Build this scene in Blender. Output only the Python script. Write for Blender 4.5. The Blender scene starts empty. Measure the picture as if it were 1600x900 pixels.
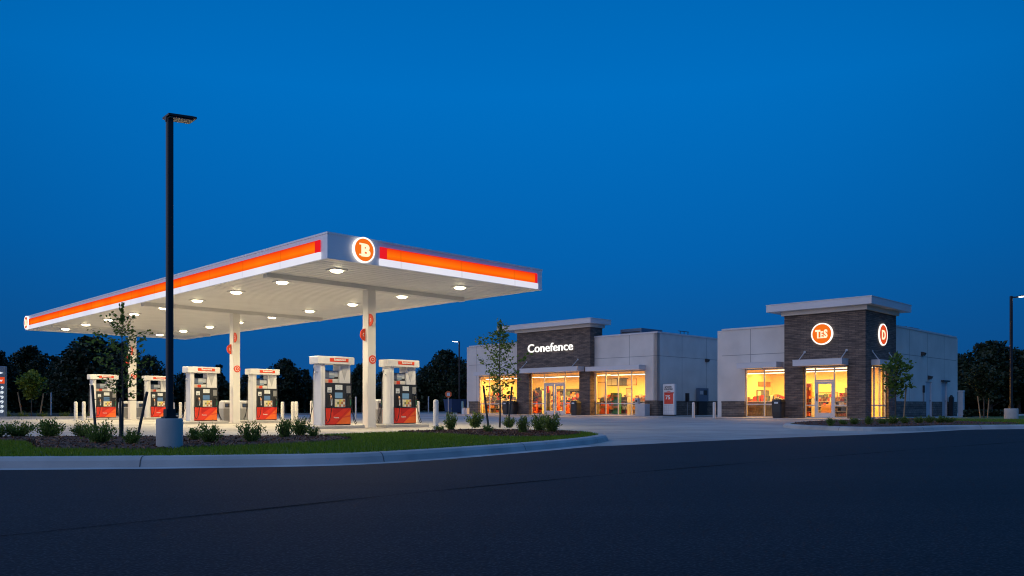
import bpy, math, random
import numpy as np
from mathutils import Vector, Matrix

random.seed(7)
RNG = np.random.default_rng(7)
SC = bpy.context.scene
COL = SC.collection
PI = math.pi
S2 = math.sqrt(0.5)
CAM_H, FPX, HOR = 0.78, 1250.0, 633.0     # eye height (m), focal length and horizon row in photo pixels


def P(u, v, z=0.0):
    """Spot on a level surface of height z that was measured at (u, v) on the photo."""
    Y = FPX * (CAM_H - z) / (v - HOR)
    return ((u - 800.0) / FPX * Y, Y)


# ------------------------------------------------------------------ materials
def new_mat(name):
    m = bpy.data.materials.new(name)
    m.use_nodes = True
    nt = m.node_tree
    for n in list(nt.nodes):
        nt.nodes.remove(n)
    out = nt.nodes.new('ShaderNodeOutputMaterial')
    return m, nt, out


def N(nt, kind, **kw):
    n = nt.nodes.new(kind)
    for k, v in kw.items():
        setattr(n, k, v)
    return n


def ramp(nt, stops):
    r = nt.nodes.new('ShaderNodeValToRGB')
    el = r.color_ramp.elements
    while len(el) < len(stops):
        el.new(0.5)
    for e, (p, c) in zip(el, stops):
        e.position = p
        e.color = (*c, 1) if len(c) == 3 else c
    return r


def pbr(name, col, rough=0.6, metal=0.0, var=0.12, scale=3.0, bump=0.0, bscale=60.0, spec=0.5, detail=6, coat=0.0):
    m, nt, out = new_mat(name)
    b = N(nt, 'ShaderNodeBsdfPrincipled')
    b.inputs['Roughness'].default_value = rough
    b.inputs['Metallic'].default_value = metal
    b.inputs['Specular IOR Level'].default_value = spec
    if coat:
        b.inputs['Coat Weight'].default_value = coat
    tc = N(nt, 'ShaderNodeTexCoord')
    no = N(nt, 'ShaderNodeTexNoise')
    no.inputs['Scale'].default_value = scale
    no.inputs['Detail'].default_value = detail
    nt.links.new(tc.outputs['Object'], no.inputs['Vector'])
    lo = tuple(max(0, c * (1 - var)) for c in col)
    hi = tuple(min(1, c * (1 + var)) for c in col)
    r = ramp(nt, [(0.3, lo), (0.7, hi)])
    nt.links.new(no.outputs['Fac'], r.inputs['Fac'])
    nt.links.new(r.outputs['Color'], b.inputs['Base Color'])
    if bump:
        n2 = N(nt, 'ShaderNodeTexNoise')
        n2.inputs['Scale'].default_value = bscale
        n2.inputs['Detail'].default_value = 4
        nt.links.new(tc.outputs['Object'], n2.inputs['Vector'])
        bp = N(nt, 'ShaderNodeBump')
        bp.inputs['Strength'].default_value = bump
        bp.inputs['Distance'].default_value = 0.01
        nt.links.new(n2.outputs['Fac'], bp.inputs['Height'])
        nt.links.new(bp.outputs['Normal'], b.inputs['Normal'])
    nt.links.new(b.outputs['BSDF'], out.inputs['Surface'])
    return m


def emit(name, col, strength=1.0):
    m, nt, out = new_mat(name)
    e = N(nt, 'ShaderNodeEmission')
    e.inputs['Color'].default_value = (*col, 1)
    e.inputs['Strength'].default_value = strength
    nt.links.new(e.outputs[0], out.inputs['Surface'])
    return m


def emit_band(name, c0, c1, pitch, strength=1.0, zr=None):
    """Backlit plastic in sheets: faint tone steps from sheet to sheet and soft lamp unevenness behind it."""
    m, nt, out = new_mat(name)
    e = N(nt, 'ShaderNodeEmission')
    tc = N(nt, 'ShaderNodeTexCoord')
    sx = N(nt, 'ShaderNodeSeparateXYZ')
    nt.links.new(tc.outputs['Object'], sx.inputs[0])
    ad = N(nt, 'ShaderNodeMath', operation='ADD')
    nt.links.new(sx.outputs['X'], ad.inputs[0])
    nt.links.new(sx.outputs['Y'], ad.inputs[1])
    dv = N(nt, 'ShaderNodeMath', operation='DIVIDE')
    nt.links.new(ad.outputs[0], dv.inputs[0])
    dv.inputs[1].default_value = pitch
    no = N(nt, 'ShaderNodeTexNoise', noise_dimensions='1D')
    no.inputs['Scale'].default_value = 1.0
    nt.links.new(dv.outputs[0], no.inputs['W'])
    r = ramp(nt, [(0.3, c0), (0.7, c1)])
    nt.links.new(no.outputs['Fac'], r.inputs['Fac'])
    fr = N(nt, 'ShaderNodeMath', operation='FRACT')
    nt.links.new(dv.outputs[0], fr.inputs[0])
    gt = N(nt, 'ShaderNodeMath', operation='GREATER_THAN')
    nt.links.new(fr.outputs[0], gt.inputs[0])
    gt.inputs[1].default_value = 0.025
    mr = N(nt, 'ShaderNodeMapRange')
    nt.links.new(gt.outputs[0], mr.inputs['Value'])
    mr.inputs['To Min'].default_value = 0.90 * strength
    mr.inputs['To Max'].default_value = strength
    if zr:
        mz = N(nt, 'ShaderNodeMapRange')
        nt.links.new(sx.outputs['Z'], mz.inputs['Value'])
        mz.inputs['From Min'].default_value, mz.inputs['From Max'].default_value = zr
        rz_ = ramp(nt, [(0.0, (1.0, 0.75, 1.0)), (0.35, (1.0, 1.25, 1.0)), (0.7, (1.0, 0.8, 1.0)), (1.0, (0.92, 0.36, 1.0))])
        nt.links.new(mz.outputs['Result'], rz_.inputs['Fac'])
        mm = N(nt, 'ShaderNodeMixRGB', blend_type='MULTIPLY')
        mm.inputs['Fac'].default_value = 1
        nt.links.new(r.outputs['Color'], mm.inputs[1])
        nt.links.new(rz_.outputs['Color'], mm.inputs[2])
        nt.links.new(mm.outputs[0], e.inputs['Color'])
    else:
        nt.links.new(r.outputs['Color'], e.inputs['Color'])
    nt.links.new(mr.outputs['Result'], e.inputs['Strength'])
    nt.links.new(e.outputs[0], out.inputs['Surface'])
    return m


def leaf_mat(name, lo, hi, trans=0.25):
    m, nt, out = new_mat(name)
    g = N(nt, 'ShaderNodeNewGeometry')
    r = ramp(nt, [(0.0, lo), (1.0, hi)])
    nt.links.new(g.outputs['Random Per Island'], r.inputs['Fac'])
    d = N(nt, 'ShaderNodeBsdfPrincipled')
    d.inputs['Roughness'].default_value = 0.55
    d.inputs['Specular IOR Level'].default_value = 0.3
    t = N(nt, 'ShaderNodeBsdfTranslucent')
    nt.links.new(r.outputs['Color'], d.inputs['Base Color'])
    nt.links.new(r.outputs['Color'], t.inputs['Color'])
    mx = N(nt, 'ShaderNodeMixShader')
    mx.inputs['Fac'].default_value = trans
    nt.links.new(d.outputs[0], mx.inputs[1])
    nt.links.new(t.outputs[0], mx.inputs[2])
    nt.links.new(mx.outputs[0], out.inputs['Surface'])
    return m


def brick_mat(name, c1, c2, mortar, bw=0.30, bh=0.085):
    m, nt, out = new_mat(name)
    tc = N(nt, 'ShaderNodeTexCoord')
    sx = N(nt, 'ShaderNodeSeparateXYZ')
    nt.links.new(tc.outputs['Object'], sx.inputs[0])
    ad = N(nt, 'ShaderNodeMath', operation='ADD')
    nt.links.new(sx.outputs['X'], ad.inputs[0])
    nt.links.new(sx.outputs['Y'], ad.inputs[1])
    cb = N(nt, 'ShaderNodeCombineXYZ')
    nt.links.new(ad.outputs[0], cb.inputs['X'])
    nt.links.new(sx.outputs['Z'], cb.inputs['Y'])
    br = N(nt, 'ShaderNodeTexBrick')
    nt.links.new(cb.outputs[0], br.inputs['Vector'])
    br.inputs['Color1'].default_value = (*c1, 1)
    br.inputs['Color2'].default_value = (*c2, 1)
    br.inputs['Mortar'].default_value = (*mortar, 1)
    br.inputs['Scale'].default_value = 1.0
    br.inputs['Mortar Size'].default_value = 0.012
    br.inputs['Bias'].default_value = -0.1
    br.inputs['Brick Width'].default_value = bw
    br.inputs['Row Height'].default_value = bh
    # each stone has its own tone
    mp = N(nt, 'ShaderNodeMapping')
    mp.inputs['Scale'].default_value = (1 / bw * 0.9, 1 / bh, 1)
    nt.links.new(cb.outputs[0], mp.inputs['Vector'])
    no = N(nt, 'ShaderNodeTexNoise')
    no.inputs['Scale'].default_value = 0.55
    no.inputs['Detail'].default_value = 3
    nt.links.new(mp.outputs[0], no.inputs['Vector'])
    r = ramp(nt, [(0.3, (0.55, 0.55, 0.58)), (0.72, (1.5, 1.42, 1.35))])
    nt.links.new(no.outputs['Fac'], r.inputs['Fac'])
    mu = N(nt, 'ShaderNodeMixRGB', blend_type='MULTIPLY')
    mu.inputs['Fac'].default_value = 1
    nt.links.new(br.outputs['Color'], mu.inputs[1])
    nt.links.new(r.outputs['Color'], mu.inputs[2])
    b = N(nt, 'ShaderNodeBsdfPrincipled')
    b.inputs['Roughness'].default_value = 0.85
    nt.links.new(mu.outputs[0], b.inputs['Base Color'])
    bp = N(nt, 'ShaderNodeBump')
    bp.inputs['Strength'].default_value = 0.6
    bp.inputs['Distance'].default_value = 0.02
    bp.invert = True
    nt.links.new(br.outputs['Fac'], bp.inputs['Height'])
    nt.links.new(bp.outputs['Normal'], b.inputs['Normal'])
    nt.links.new(b.outputs[0], out.inputs['Surface'])
    return m


def concrete_ground(name):
    """Poured slab: joints on a 45 degree grid, tyre-worn lanes, stains."""
    m, nt, out = new_mat(name)
    tc = N(nt, 'ShaderNodeTexCoord')
    mp = N(nt, 'ShaderNodeMapping')
    mp.inputs['Rotation'].default_value = (0, 0, -PI / 4)
    nt.links.new(tc.outputs['Object'], mp.inputs['Vector'])
    br = N(nt, 'ShaderNodeTexBrick', offset=0.0)
    nt.links.new(mp.outputs[0], br.inputs['Vector'])
    br.inputs['Color1'].default_value = (0.36, 0.345, 0.32, 1)
    br.inputs['Color2'].default_value = (0.43, 0.41, 0.38, 1)
    br.inputs['Mortar'].default_value = (0.15, 0.145, 0.135, 1)
    br.inputs['Scale'].default_value = 1
    br.inputs['Mortar Size'].default_value = 0.018
    br.inputs['Brick Width'].default_value = 3.8
    br.inputs['Row Height'].default_value = 3.8
    no = N(nt, 'ShaderNodeTexNoise')
    no.inputs['Scale'].default_value = 0.35
    no.inputs['Detail'].default_value = 8
    no.inputs['Roughness'].default_value = 0.65
    nt.links.new(mp.outputs[0], no.inputs['Vector'])
    r = ramp(nt, [(0.3, (0.62, 0.62, 0.64)), (0.62, (1.06, 1.05, 1.03))])
    nt.links.new(no.outputs['Fac'], r.inputs['Fac'])
    mu = N(nt, 'ShaderNodeMixRGB', blend_type='MULTIPLY')
    mu.inputs['Fac'].default_value = 1
    nt.links.new(br.outputs['Color'], mu.inputs[1])
    nt.links.new(r.outputs['Color'], mu.inputs[2])
    n2 = N(nt, 'ShaderNodeTexNoise')
    n2.inputs['Scale'].default_value = 25
    n2.inputs['Detail'].default_value = 5
    nt.links.new(tc.outputs['Object'], n2.inputs['Vector'])
    b = N(nt, 'ShaderNodeBsdfPrincipled')
    b.inputs['Roughness'].default_value = 0.72
    b.inputs['Specular IOR Level'].default_value = 0.35
    nt.links.new(mu.outputs[0], b.inputs['Base Color'])
    bp = N(nt, 'ShaderNodeBump')
    bp.inputs['Strength'].default_value = 0.25
    bp.inputs['Distance'].default_value = 0.01
    nt.links.new(n2.outputs['Fac'], bp.inputs['Height'])
    nt.links.new(bp.outputs['Normal'], b.inputs['Normal'])
    nt.links.new(b.outputs[0], out.inputs['Surface'])
    return m


def asphalt_mat(name):
    m, nt, out = new_mat(name)
    tc = N(nt, 'ShaderNodeTexCoord')
    fine = N(nt, 'ShaderNodeTexVoronoi')
    fine.inputs['Scale'].default_value = 48
    nt.links.new(tc.outputs['Object'], fine.inputs['Vector'])
    big = N(nt, 'ShaderNodeTexNoise')
    big.inputs['Scale'].default_value = 0.4
    big.inputs['Detail'].default_value = 9
    big.inputs['Roughness'].default_value = 0.7
    mp = N(nt, 'ShaderNodeMapping')
    mp.inputs['Rotation'].default_value = (0, 0, math.radians(-28))
    mp.inputs['Scale'].default_value = (0.22, 1.5, 1)      # wear runs along the lane
    nt.links.new(tc.outputs['Object'], mp.inputs['Vector'])
    nt.links.new(mp.outputs[0], big.inputs['Vector'])
    r1 = ramp(nt, [(0.05, (0.066, 0.071, 0.082)), (0.22, (0.019, 0.0215, 0.028)), (0.6, (0.005, 0.0062, 0.0095))])
    nt.links.new(fine.outputs['Distance'], r1.inputs['Fac'])
    r2 = ramp(nt, [(0.3, (0.66, 0.67, 0.70)), (0.7, (1.35, 1.32, 1.28))])
    nt.links.new(big.outputs['Fac'], r2.inputs['Fac'])
    mu = N(nt, 'ShaderNodeMixRGB', blend_type='MULTIPLY')
    mu.inputs['Fac'].default_value = 1
    nt.links.new(r1.outputs['Color'], mu.inputs[1])
    nt.links.new(r2.outputs['Color'], mu.inputs[2])
    b = N(nt, 'ShaderNodeBsdfPrincipled')
    b.inputs['Roughness'].default_value = 0.75
    b.inputs['Specular IOR Level'].default_value = 0.16
    nt.links.new(mu.outputs[0], b.inputs['Base Color'])
    bp = N(nt, 'ShaderNodeBump')
    bp.inputs['Strength'].default_value = 0.5
    bp.inputs['Distance'].default_value = 0.006
    nt.links.new(fine.outputs['Distance'], bp.inputs['Height'])
    nt.links.new(bp.outputs['Normal'], b.inputs['Normal'])
    nt.links.new(b.outputs[0], out.inputs['Surface'])
    return m


def glass_mat(name):
    m, nt, out = new_mat(name)
    t = N(nt, 'ShaderNodeBsdfTransparent')
    t.inputs['Color'].default_value = (0.95, 0.96, 0.95, 1)
    g = N(nt, 'ShaderNodeBsdfGlossy')
    g.inputs['Roughness'].default_value = 0.02
    lw = N(nt, 'ShaderNodeLayerWeight')
    lw.inputs['Blend'].default_value = 0.5
    pw = N(nt, 'ShaderNodeMath', operation='POWER')
    nt.links.new(lw.outputs['Facing'], pw.inputs[0])
    pw.inputs[1].default_value = 5
    fr = N(nt, 'ShaderNodeMath', operation='MULTIPLY_ADD')
    nt.links.new(pw.outputs[0], fr.inputs[0])
    fr.inputs[1].default_value = 0.9
    fr.inputs[2].default_value = 0.03
    mx = N(nt, 'ShaderNodeMixShader')
    nt.links.new(fr.outputs[0], mx.inputs['Fac'])
    nt.links.new(t.outputs[0], mx.inputs[1])
    nt.links.new(g.outputs[0], mx.inputs[2])
    nt.links.new(mx.outputs[0], out.inputs['Surface'])
    return m


def palette_mat(name, cols, rough=0.5):
    """Every separate package takes its own colour."""
    m, nt, out = new_mat(name)
    g = N(nt, 'ShaderNodeNewGeometry')
    r = ramp(nt, [(i / len(cols), c) for i, c in enumerate(cols)])
    r.color_ramp.interpolation = 'CONSTANT'
    nt.links.new(g.outputs['Random Per Island'], r.inputs['Fac'])
    b = N(nt, 'ShaderNodeBsdfPrincipled')
    b.inputs['Roughness'].default_value = rough
    nt.links.new(r.outputs['Color'], b.inputs['Base Color'])
    nt.links.new(b.outputs[0], out.inputs['Surface'])
    return m


M = {}
M['white'] = pbr('white_paint', (0.70, 0.70, 0.70), 0.4, var=0.03)
M['cream'] = pbr('column_paint', (0.74, 0.72, 0.68), 0.45, var=0.04, scale=1.5)
M['soffit'] = pbr('soffit_metal', (0.84, 0.84, 0.83), 0.42, var=0.04, scale=1.2)
M['fascia'] = pbr('fascia_panel', (0.86, 0.87, 0.89), 0.38, var=0.03, scale=0.8)
M['groove'] = pbr('soffit_groove', (0.62, 0.61, 0.59), 0.6, var=0.04)
M['darkgap'] = pbr('seam_shadow_gap', (0.10, 0.10, 0.105), 0.8, var=0.05)
M['deck'] = pbr('roof_membrane', (0.32, 0.32, 0.33), 0.8)
M['orange'] = emit_band('orange_lightbox', (1.0, 0.11, 0.003), (1.0, 0.175, 0.005), 2.4, 1.0, (5.06, 5.37))
M['redlit'] = emit('red_lightbox', (0.80, 0.012, 0.02), 1.0)
M['whitelit'] = emit_band('white_lightbox', (0.72, 0.72, 0.86), (0.84, 0.83, 0.92), 2.4, 1.0)
M['ringlit'] = emit('lit_ring', (1.0, 0.93, 0.86), 1.3)
M['emblem'] = emit('lit_orange_disc', (0.92, 0.165, 0.012), 1.0)
M['emblem_red'] = emit('lit_red_disc', (0.74, 0.075, 0.02), 1.0)
M['letter'] = emit('lit_cream_letter', (1.0, 0.86, 0.56), 1.15)
M['signwhite'] = emit('lit_white_letter', (1.0, 0.98, 0.93), 1.3)
M['lens'] = emit('lamp_lens', (1.0, 0.86, 0.52), 16.0)
M['lens_cool'] = emit('cool_lamp_lens', (0.92, 0.96, 1.0), 14.0)
M['strip'] = emit('ceiling_strip_lens', (1.0, 0.84, 0.48), 4.5)
M['lens_off'] = pbr('dark_lamp_glass', (0.30, 0.28, 0.25), 0.35, var=0.06, scale=3)
M['black'] = pbr('black_powder_coat', (0.012, 0.012, 0.014), 0.45, var=0.1)
M['charcoal'] = pbr('charcoal_plastic', (0.03, 0.032, 0.034), 0.5, var=0.1)
M['panel'] = pbr('dispenser_panel', (0.028, 0.032, 0.036), 0.35, var=0.08)
M['red'] = pbr('red_panel_paint', (0.76, 0.040, 0.014), 0.35, var=0.05, coat=0.3)
M['darkred'] = pbr('deep_red_decal', (0.52, 0.016, 0.010), 0.35, var=0.04)
M['orangepaint'] = pbr('orange_decal', (0.84, 0.15, 0.02), 0.4, var=0.05)
M['flag'] = pbr('orange_red_plate', (0.74, 0.07, 0.022), 0.4, var=0.05)
M['ptext'] = pbr('white_decal', (0.8, 0.78, 0.74), 0.45, var=0.03)
M['sticker'] = pbr('pale_sticker', (0.66, 0.70, 0.70), 0.4, var=0.15, scale=25)
M['screen'] = emit('lit_screen', (0.16, 0.27, 0.36), 0.8)
M['poster'] = palette_mat('advert_print', [(0.25, 0.33, 0.42), (0.60, 0.62, 0.62), (0.10, 0.13, 0.2), (0.45, 0.5, 0.55)])
M['poster2'] = palette_mat('advert_print_warm', [(0.62, 0.58, 0.50), (0.66, 0.09, 0.03), (0.6, 0.42, 0.3), (0.7, 0.68, 0.62)])
M['keys'] = palette_mat('grade_buttons', [(0.75, 0.6, 0.12), (0.78, 0.74, 0.62), (0.5, 0.2, 0.08), (0.82, 0.70, 0.25), (0.2, 0.25, 0.1), (0.78, 0.72, 0.5)])
M['peach'] = pbr('peach_grip', (0.62, 0.32, 0.18), 0.5)
M['green'] = pbr('green_grip', (0.02, 0.16, 0.09), 0.5)
M['grey'] = pbr('grey_plastic', (0.24, 0.245, 0.25), 0.55, var=0.08)
M['lightgrey'] = pbr('light_grey_metal', (0.46, 0.47, 0.49), 0.45, var=0.06)
M['alu'] = pbr('anodised_aluminium', (0.62, 0.62, 0.63), 0.35, metal=0.3, var=0.04)
M['stucco'] = pbr('stucco', (0.66, 0.615, 0.57), 0.9, var=0.10, scale=0.7, bump=0.3, bscale=70)
M['coping'] = pbr('metal_coping', (0.60, 0.60, 0.62), 0.4, var=0.03)
M['cap'] = pbr('roof_edge_metal', (0.62, 0.62, 0.64), 0.4, var=0.04, scale=0.7)
M['trim'] = pbr('cornice_board', (0.66, 0.60, 0.52), 0.6, var=0.04)
M['brick'] = brick_mat('dark_ledge_brick', (0.185, 0.142, 0.115), (0.105, 0.084, 0.074), (0.065, 0.06, 0.058), 0.36, 0.095)
M['block'] = brick_mat('wainscot_block', (0.18, 0.148, 0.122), (0.12, 0.102, 0.088), (0.05, 0.048, 0.045), 0.40, 0.14)
M['concrete'] = pbr('cast_concrete', (0.40, 0.39, 0.375), 0.8, var=0.14, scale=2.2, bump=0.3, bscale=80)
M['kerb'] = pbr('kerb_concrete', (0.37, 0.37, 0.365), 0.8, var=0.2, scale=1.3, bump=0.4, bscale=60, detail=10)
M['lot'] = concrete_ground('lot_concrete')
M['asphalt'] = asphalt_mat('asphalt')
M['tar'] = pbr('tar_seam', (0.0115, 0.0125, 0.015), 1.0, var=0.6, scale=9, spec=0.05)
M['joint'] = pbr('wall_joint', (0.26, 0.255, 0.25), 0.9, var=0.05)
M['soil'] = pbr('far_turf', (0.022, 0.034, 0.012), 0.95, var=0.4, scale=0.6)
M['lawn'] = pbr('lawn_turf', (0.05, 0.10, 0.010), 0.95, var=0.35, scale=3, bump=0.5, bscale=40)
M['blade'] = leaf_mat('grass_blades', (0.08, 0.15, 0.008), (0.20, 0.30, 0.02), 0.4)
M['mulch'] = pbr('mulch', (0.075, 0.034, 0.020), 0.95, var=0.5, scale=14, bump=1.0, bscale=45)
M['chip'] = leaf_mat('bark_chips', (0.07, 0.026, 0.012), (0.25, 0.10, 0.045), 0.0)
M['leaf_shrub'] = leaf_mat('shrub_leaves', (0.045, 0.09, 0.014), (0.23, 0.31, 0.06), 0.45)
M['leaf_bright'] = leaf_mat('bright_shrub_leaves', (0.11, 0.15, 0.014), (0.26, 0.30, 0.04), 0.25)
M['leaf_tree'] = leaf_mat('young_tree_leaves', (0.055, 0.11, 0.016), (0.20, 0.29, 0.055), 0.5)
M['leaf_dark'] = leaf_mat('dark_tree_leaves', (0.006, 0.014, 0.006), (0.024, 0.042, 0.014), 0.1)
M['bark'] = pbr('bark', (0.085, 0.065, 0.050), 0.9, var=0.35, scale=12)
M['stake'] = pbr('tan_wood_stake', (0.34, 0.22, 0.12), 0.8, var=0.2, scale=8)
M['darkstake'] = pbr('dark_steel_stake', (0.045, 0.042, 0.04), 0.7, var=0.2, scale=8)
M['strap'] = pbr('black_strap', (0.02, 0.02, 0.02), 0.7)
M['glass'] = glass_mat('window_glass')
M['iwall'] = pbr('interior_wall', (0.80, 0.67, 0.40), 0.8, var=0.04)
M['ifloor'] = pbr('interior_tiles', (0.42, 0.36, 0.28), 0.4, var=0.12)
M['iwood'] = pbr('interior_wood', (0.34, 0.17, 0.07), 0.6, var=0.2)
M['shelf'] = pbr('shelf_metal', (0.42, 0.41, 0.39), 0.5, var=0.05)
M['counter'] = pbr('counter_front', (0.075, 0.078, 0.075), 0.5, var=0.1)
M['goods'] = palette_mat('shop_goods', [(0.55, 0.05, 0.02), (0.75, 0.70, 0.6), (0.06, 0.05, 0.05), (0.7, 0.33, 0.05), (0.10, 0.16, 0.10), (0.32, 0.05, 0.03), (0.65, 0.55, 0.35), (0.06, 0.09, 0.17), (0.5, 0.45, 0.4), (0.17, 0.10, 0.05)])
M['skyblue'] = pbr('blue_paint', (0.015, 0.045, 0.13), 0.5)
M['paleblue'] = pbr('pale_blue_post_paint', (0.12, 0.30, 0.42), 0.5)
M['signblue'] = pbr('slate_sign_cabinet', (0.10, 0.15, 0.22), 0.45, var=0.05)
M['pricelit'] = emit('lit_price_panel', (0.80, 0.88, 0.95), 1.0)
M['hazard'] = pbr('orange_sign_sheet', (0.75, 0.16, 0.04), 0.5)
M['bollard'] = pbr('bollard_paint', (0.66, 0.64, 0.60), 0.5, var=0.08, scale=6)


# ------------------------------------------------------------------ mesh building
class MB:
    def __init__(self):
        self.v, self.f, self.mi, self.sm, self.mats = [], [], [], [], []

    def mat(self, key):
        if key not in self.mats:
            self.mats.append(key)
        return self.mats.index(key)

    def add(self, verts, faces, key, smooth=False):
        o, k = len(self.v), self.mat(key)
        self.v += [tuple(p) for p in verts]
        for f in faces:
            self.f.append([i + o for i in f])
            self.mi.append(k)
            self.sm.append(smooth)
        return self

    def box(self, x0, x1, y0, y1, z0, z1, key):
        x0, x1 = min(x0, x1), max(x0, x1)
        y0, y1 = min(y0, y1), max(y0, y1)
        z0, z1 = min(z0, z1), max(z0, z1)
        v = [(x0, y0, z0), (x1, y0, z0), (x1, y1, z0), (x0, y1, z0), (x0, y0, z1), (x1, y0, z1), (x1, y1, z1), (x0, y1, z1)]
        return self.add(v, [(0, 3, 2, 1), (4, 5, 6, 7), (0, 1, 5, 4), (1, 2, 6, 5), (2, 3, 7, 6), (3, 0, 4, 7)], key)

    def sbox(self, side, s0, s1, d0, d1, z0, z1, key):
        """Box in wall space: s along the wall, d into the building. side 'f' front (x=0 plane), 's' side (y=0 plane)."""
        return self.box(d0, d1, s0, s1, z0, z1, key) if side == 'f' else self.box(s0, s1, d0, d1, z0, z1, key)

    def bbox(self, x0, x1, y0, y1, z0, z1, key, c=0.015):
        """Box with chamfered vertical and top edges."""
        def ring(i, z):
            return [(x0 + i, y0 + i + c, z), (x0 + i + c, y0 + i, z), (x1 - i - c, y0 + i, z), (x1 - i, y0 + i + c, z),
                    (x1 - i, y1 - i - c, z), (x1 - i - c, y1 - i, z), (x0 + i + c, y1 - i, z), (x0 + i, y1 - i - c, z)]
        return self.loft([ring(0, z0), ring(0, z1 - c), ring(c, z1)], key, True, False)

    def loft(self, rings, key, caps=True, smooth=False):
        n = len(rings[0])
        v = [p for r in rings for p in r]
        f = []
        for i in range(len(rings) - 1):
            for j in range(n):
                k = (j + 1) % n
                f.append((i * n + j, i * n + k, (i + 1) * n + k, (i + 1) * n + j))
        self.add(v, f, key, smooth)
        if caps:
            self.add(rings[0], [list(range(n))[::-1]], key)
            self.add(rings[-1], [list(range(n))], key)
        return self

    def tube(self, pts, radii, key, n=8, caps=True, smooth=True):
        pts = [Vector(p) for p in pts]
        if not hasattr(radii, '__len__'):
            radii = [radii] * len(pts)
        rings = []
        for i, p in enumerate(pts):
            a = pts[max(i - 1, 0)]
            b = pts[min(i + 1, len(pts) - 1)]
            d = (b - a).normalized()
            up = Vector((0, 0, 1)) if abs(d.z) < 0.9 else Vector((0, 1, 0))
            e1 = d.cross(up).normalized()
            e2 = d.cross(e1).normalized()
            rings.append([p + (e1 * math.cos(2 * PI * j / n) + e2 * -math.sin(2 * PI * j / n)) * radii[i] for j in range(n)])
        return self.loft(rings, key, caps, smooth)

    def disc(self, c, nrm, xdir, r, t, key, n=40, a0=0.0, a1=2 * PI, r_in=None):
        """Disc, half disc or ring of thickness t standing out along nrm from c."""
        c, nrm, xd = Vector(c), Vector(nrm), Vector(xdir)
        yd = nrm.cross(xd)
        full = abs(a1 - a0 - 2 * PI) < 1e-6
        m = n if full else n + 1
        ang = [a0 + (a1 - a0) * i / n for i in range(m)]
        o = [c + (xd * math.cos(a) + yd * math.sin(a)) * r for a in ang]
        if r_in is None:
            self.add(o + [p + nrm * t for p in o], [[i, (i + 1) % m, (i + 1) % m + m, i + m] for i in range(m)], key)
            self.add([p + nrm * t for p in o], [list(range(m))], key)
            self.add(o, [list(range(m))[::-1]], key)
        else:
            q = [c + (xd * math.cos(a) + yd * math.sin(a)) * r_in for a in ang]
            v = o + [p + nrm * t for p in o] + q + [p + nrm * t for p in q]
            f = []
            for i in range(m if full else m - 1):
                j = (i + 1) % m
                f += [[i, j, j + m, i + m], [i + m, j + m, j + 3 * m, i + 3 * m], [2 * m + j, 2 * m + i, 3 * m + i, 3 * m + j]]
            self.add(v, f, key)
        return self

    def sheet(self, pts, z, key):
        return self.add([(p[0], p[1], z) for p in pts], [list(range(len(pts)))], key)

    def text(self, body, origin, xdir, size, depth, key, weight=0.0, align='CENTER', xscale=1.0, spacing=1.0):
        """Raised lettering; origin is the baseline point, reading direction xdir, upright."""
        cu = bpy.data.curves.new('lettering', 'FONT')
        cu.body, cu.size, cu.extrude, cu.offset, cu.align_x = body, size, depth / 2, weight, align
        cu.space_character = spacing
        cu.resolution_u = 4
        ob = bpy.data.objects.new('lettering', cu)
        COL.objects.link(ob)
        bpy.context.view_layer.update()
        dg = bpy.context.evaluated_depsgraph_get()
        me = bpy.data.meshes.new_from_object(ob.evaluated_get(dg))
        xd = Vector(xdir)
        yd = Vector((0, 0, 1))
        nd = xd.cross(yd)
        O = Vector(origin)
        v = [O + xd * p.co.x * xscale + yd * p.co.y + nd * (p.co.z + depth / 2) for p in me.vertices]
        f = [list(p.vertices) for p in me.polygons]
        self.add(v, f, key)
        bpy.data.objects.remove(ob)
        bpy.data.curves.remove(cu)
        bpy.data.meshes.remove(me)
        return self

    def build(self, name, parent=None, loc=None, bevel=0.0):
        me = bpy.data.meshes.new(name)
        me.from_pydata(self.v, [], self.f)
        for k in self.mats:
            me.materials.append(M[k])
        me.polygons.foreach_set('material_index', self.mi)
        me.polygons.foreach_set('use_smooth', self.sm)
        me.update()
        o = bpy.data.objects.new(name, me)
        COL.objects.link(o)
        if parent is not None:
            o.parent = parent
        if loc is not None:
            o.location = loc
        if bevel:
            b = o.modifiers.new('edge', 'BEVEL')
            b.width, b.segments, b.limit_method = bevel, 2, 'ANGLE'
        return o


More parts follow.
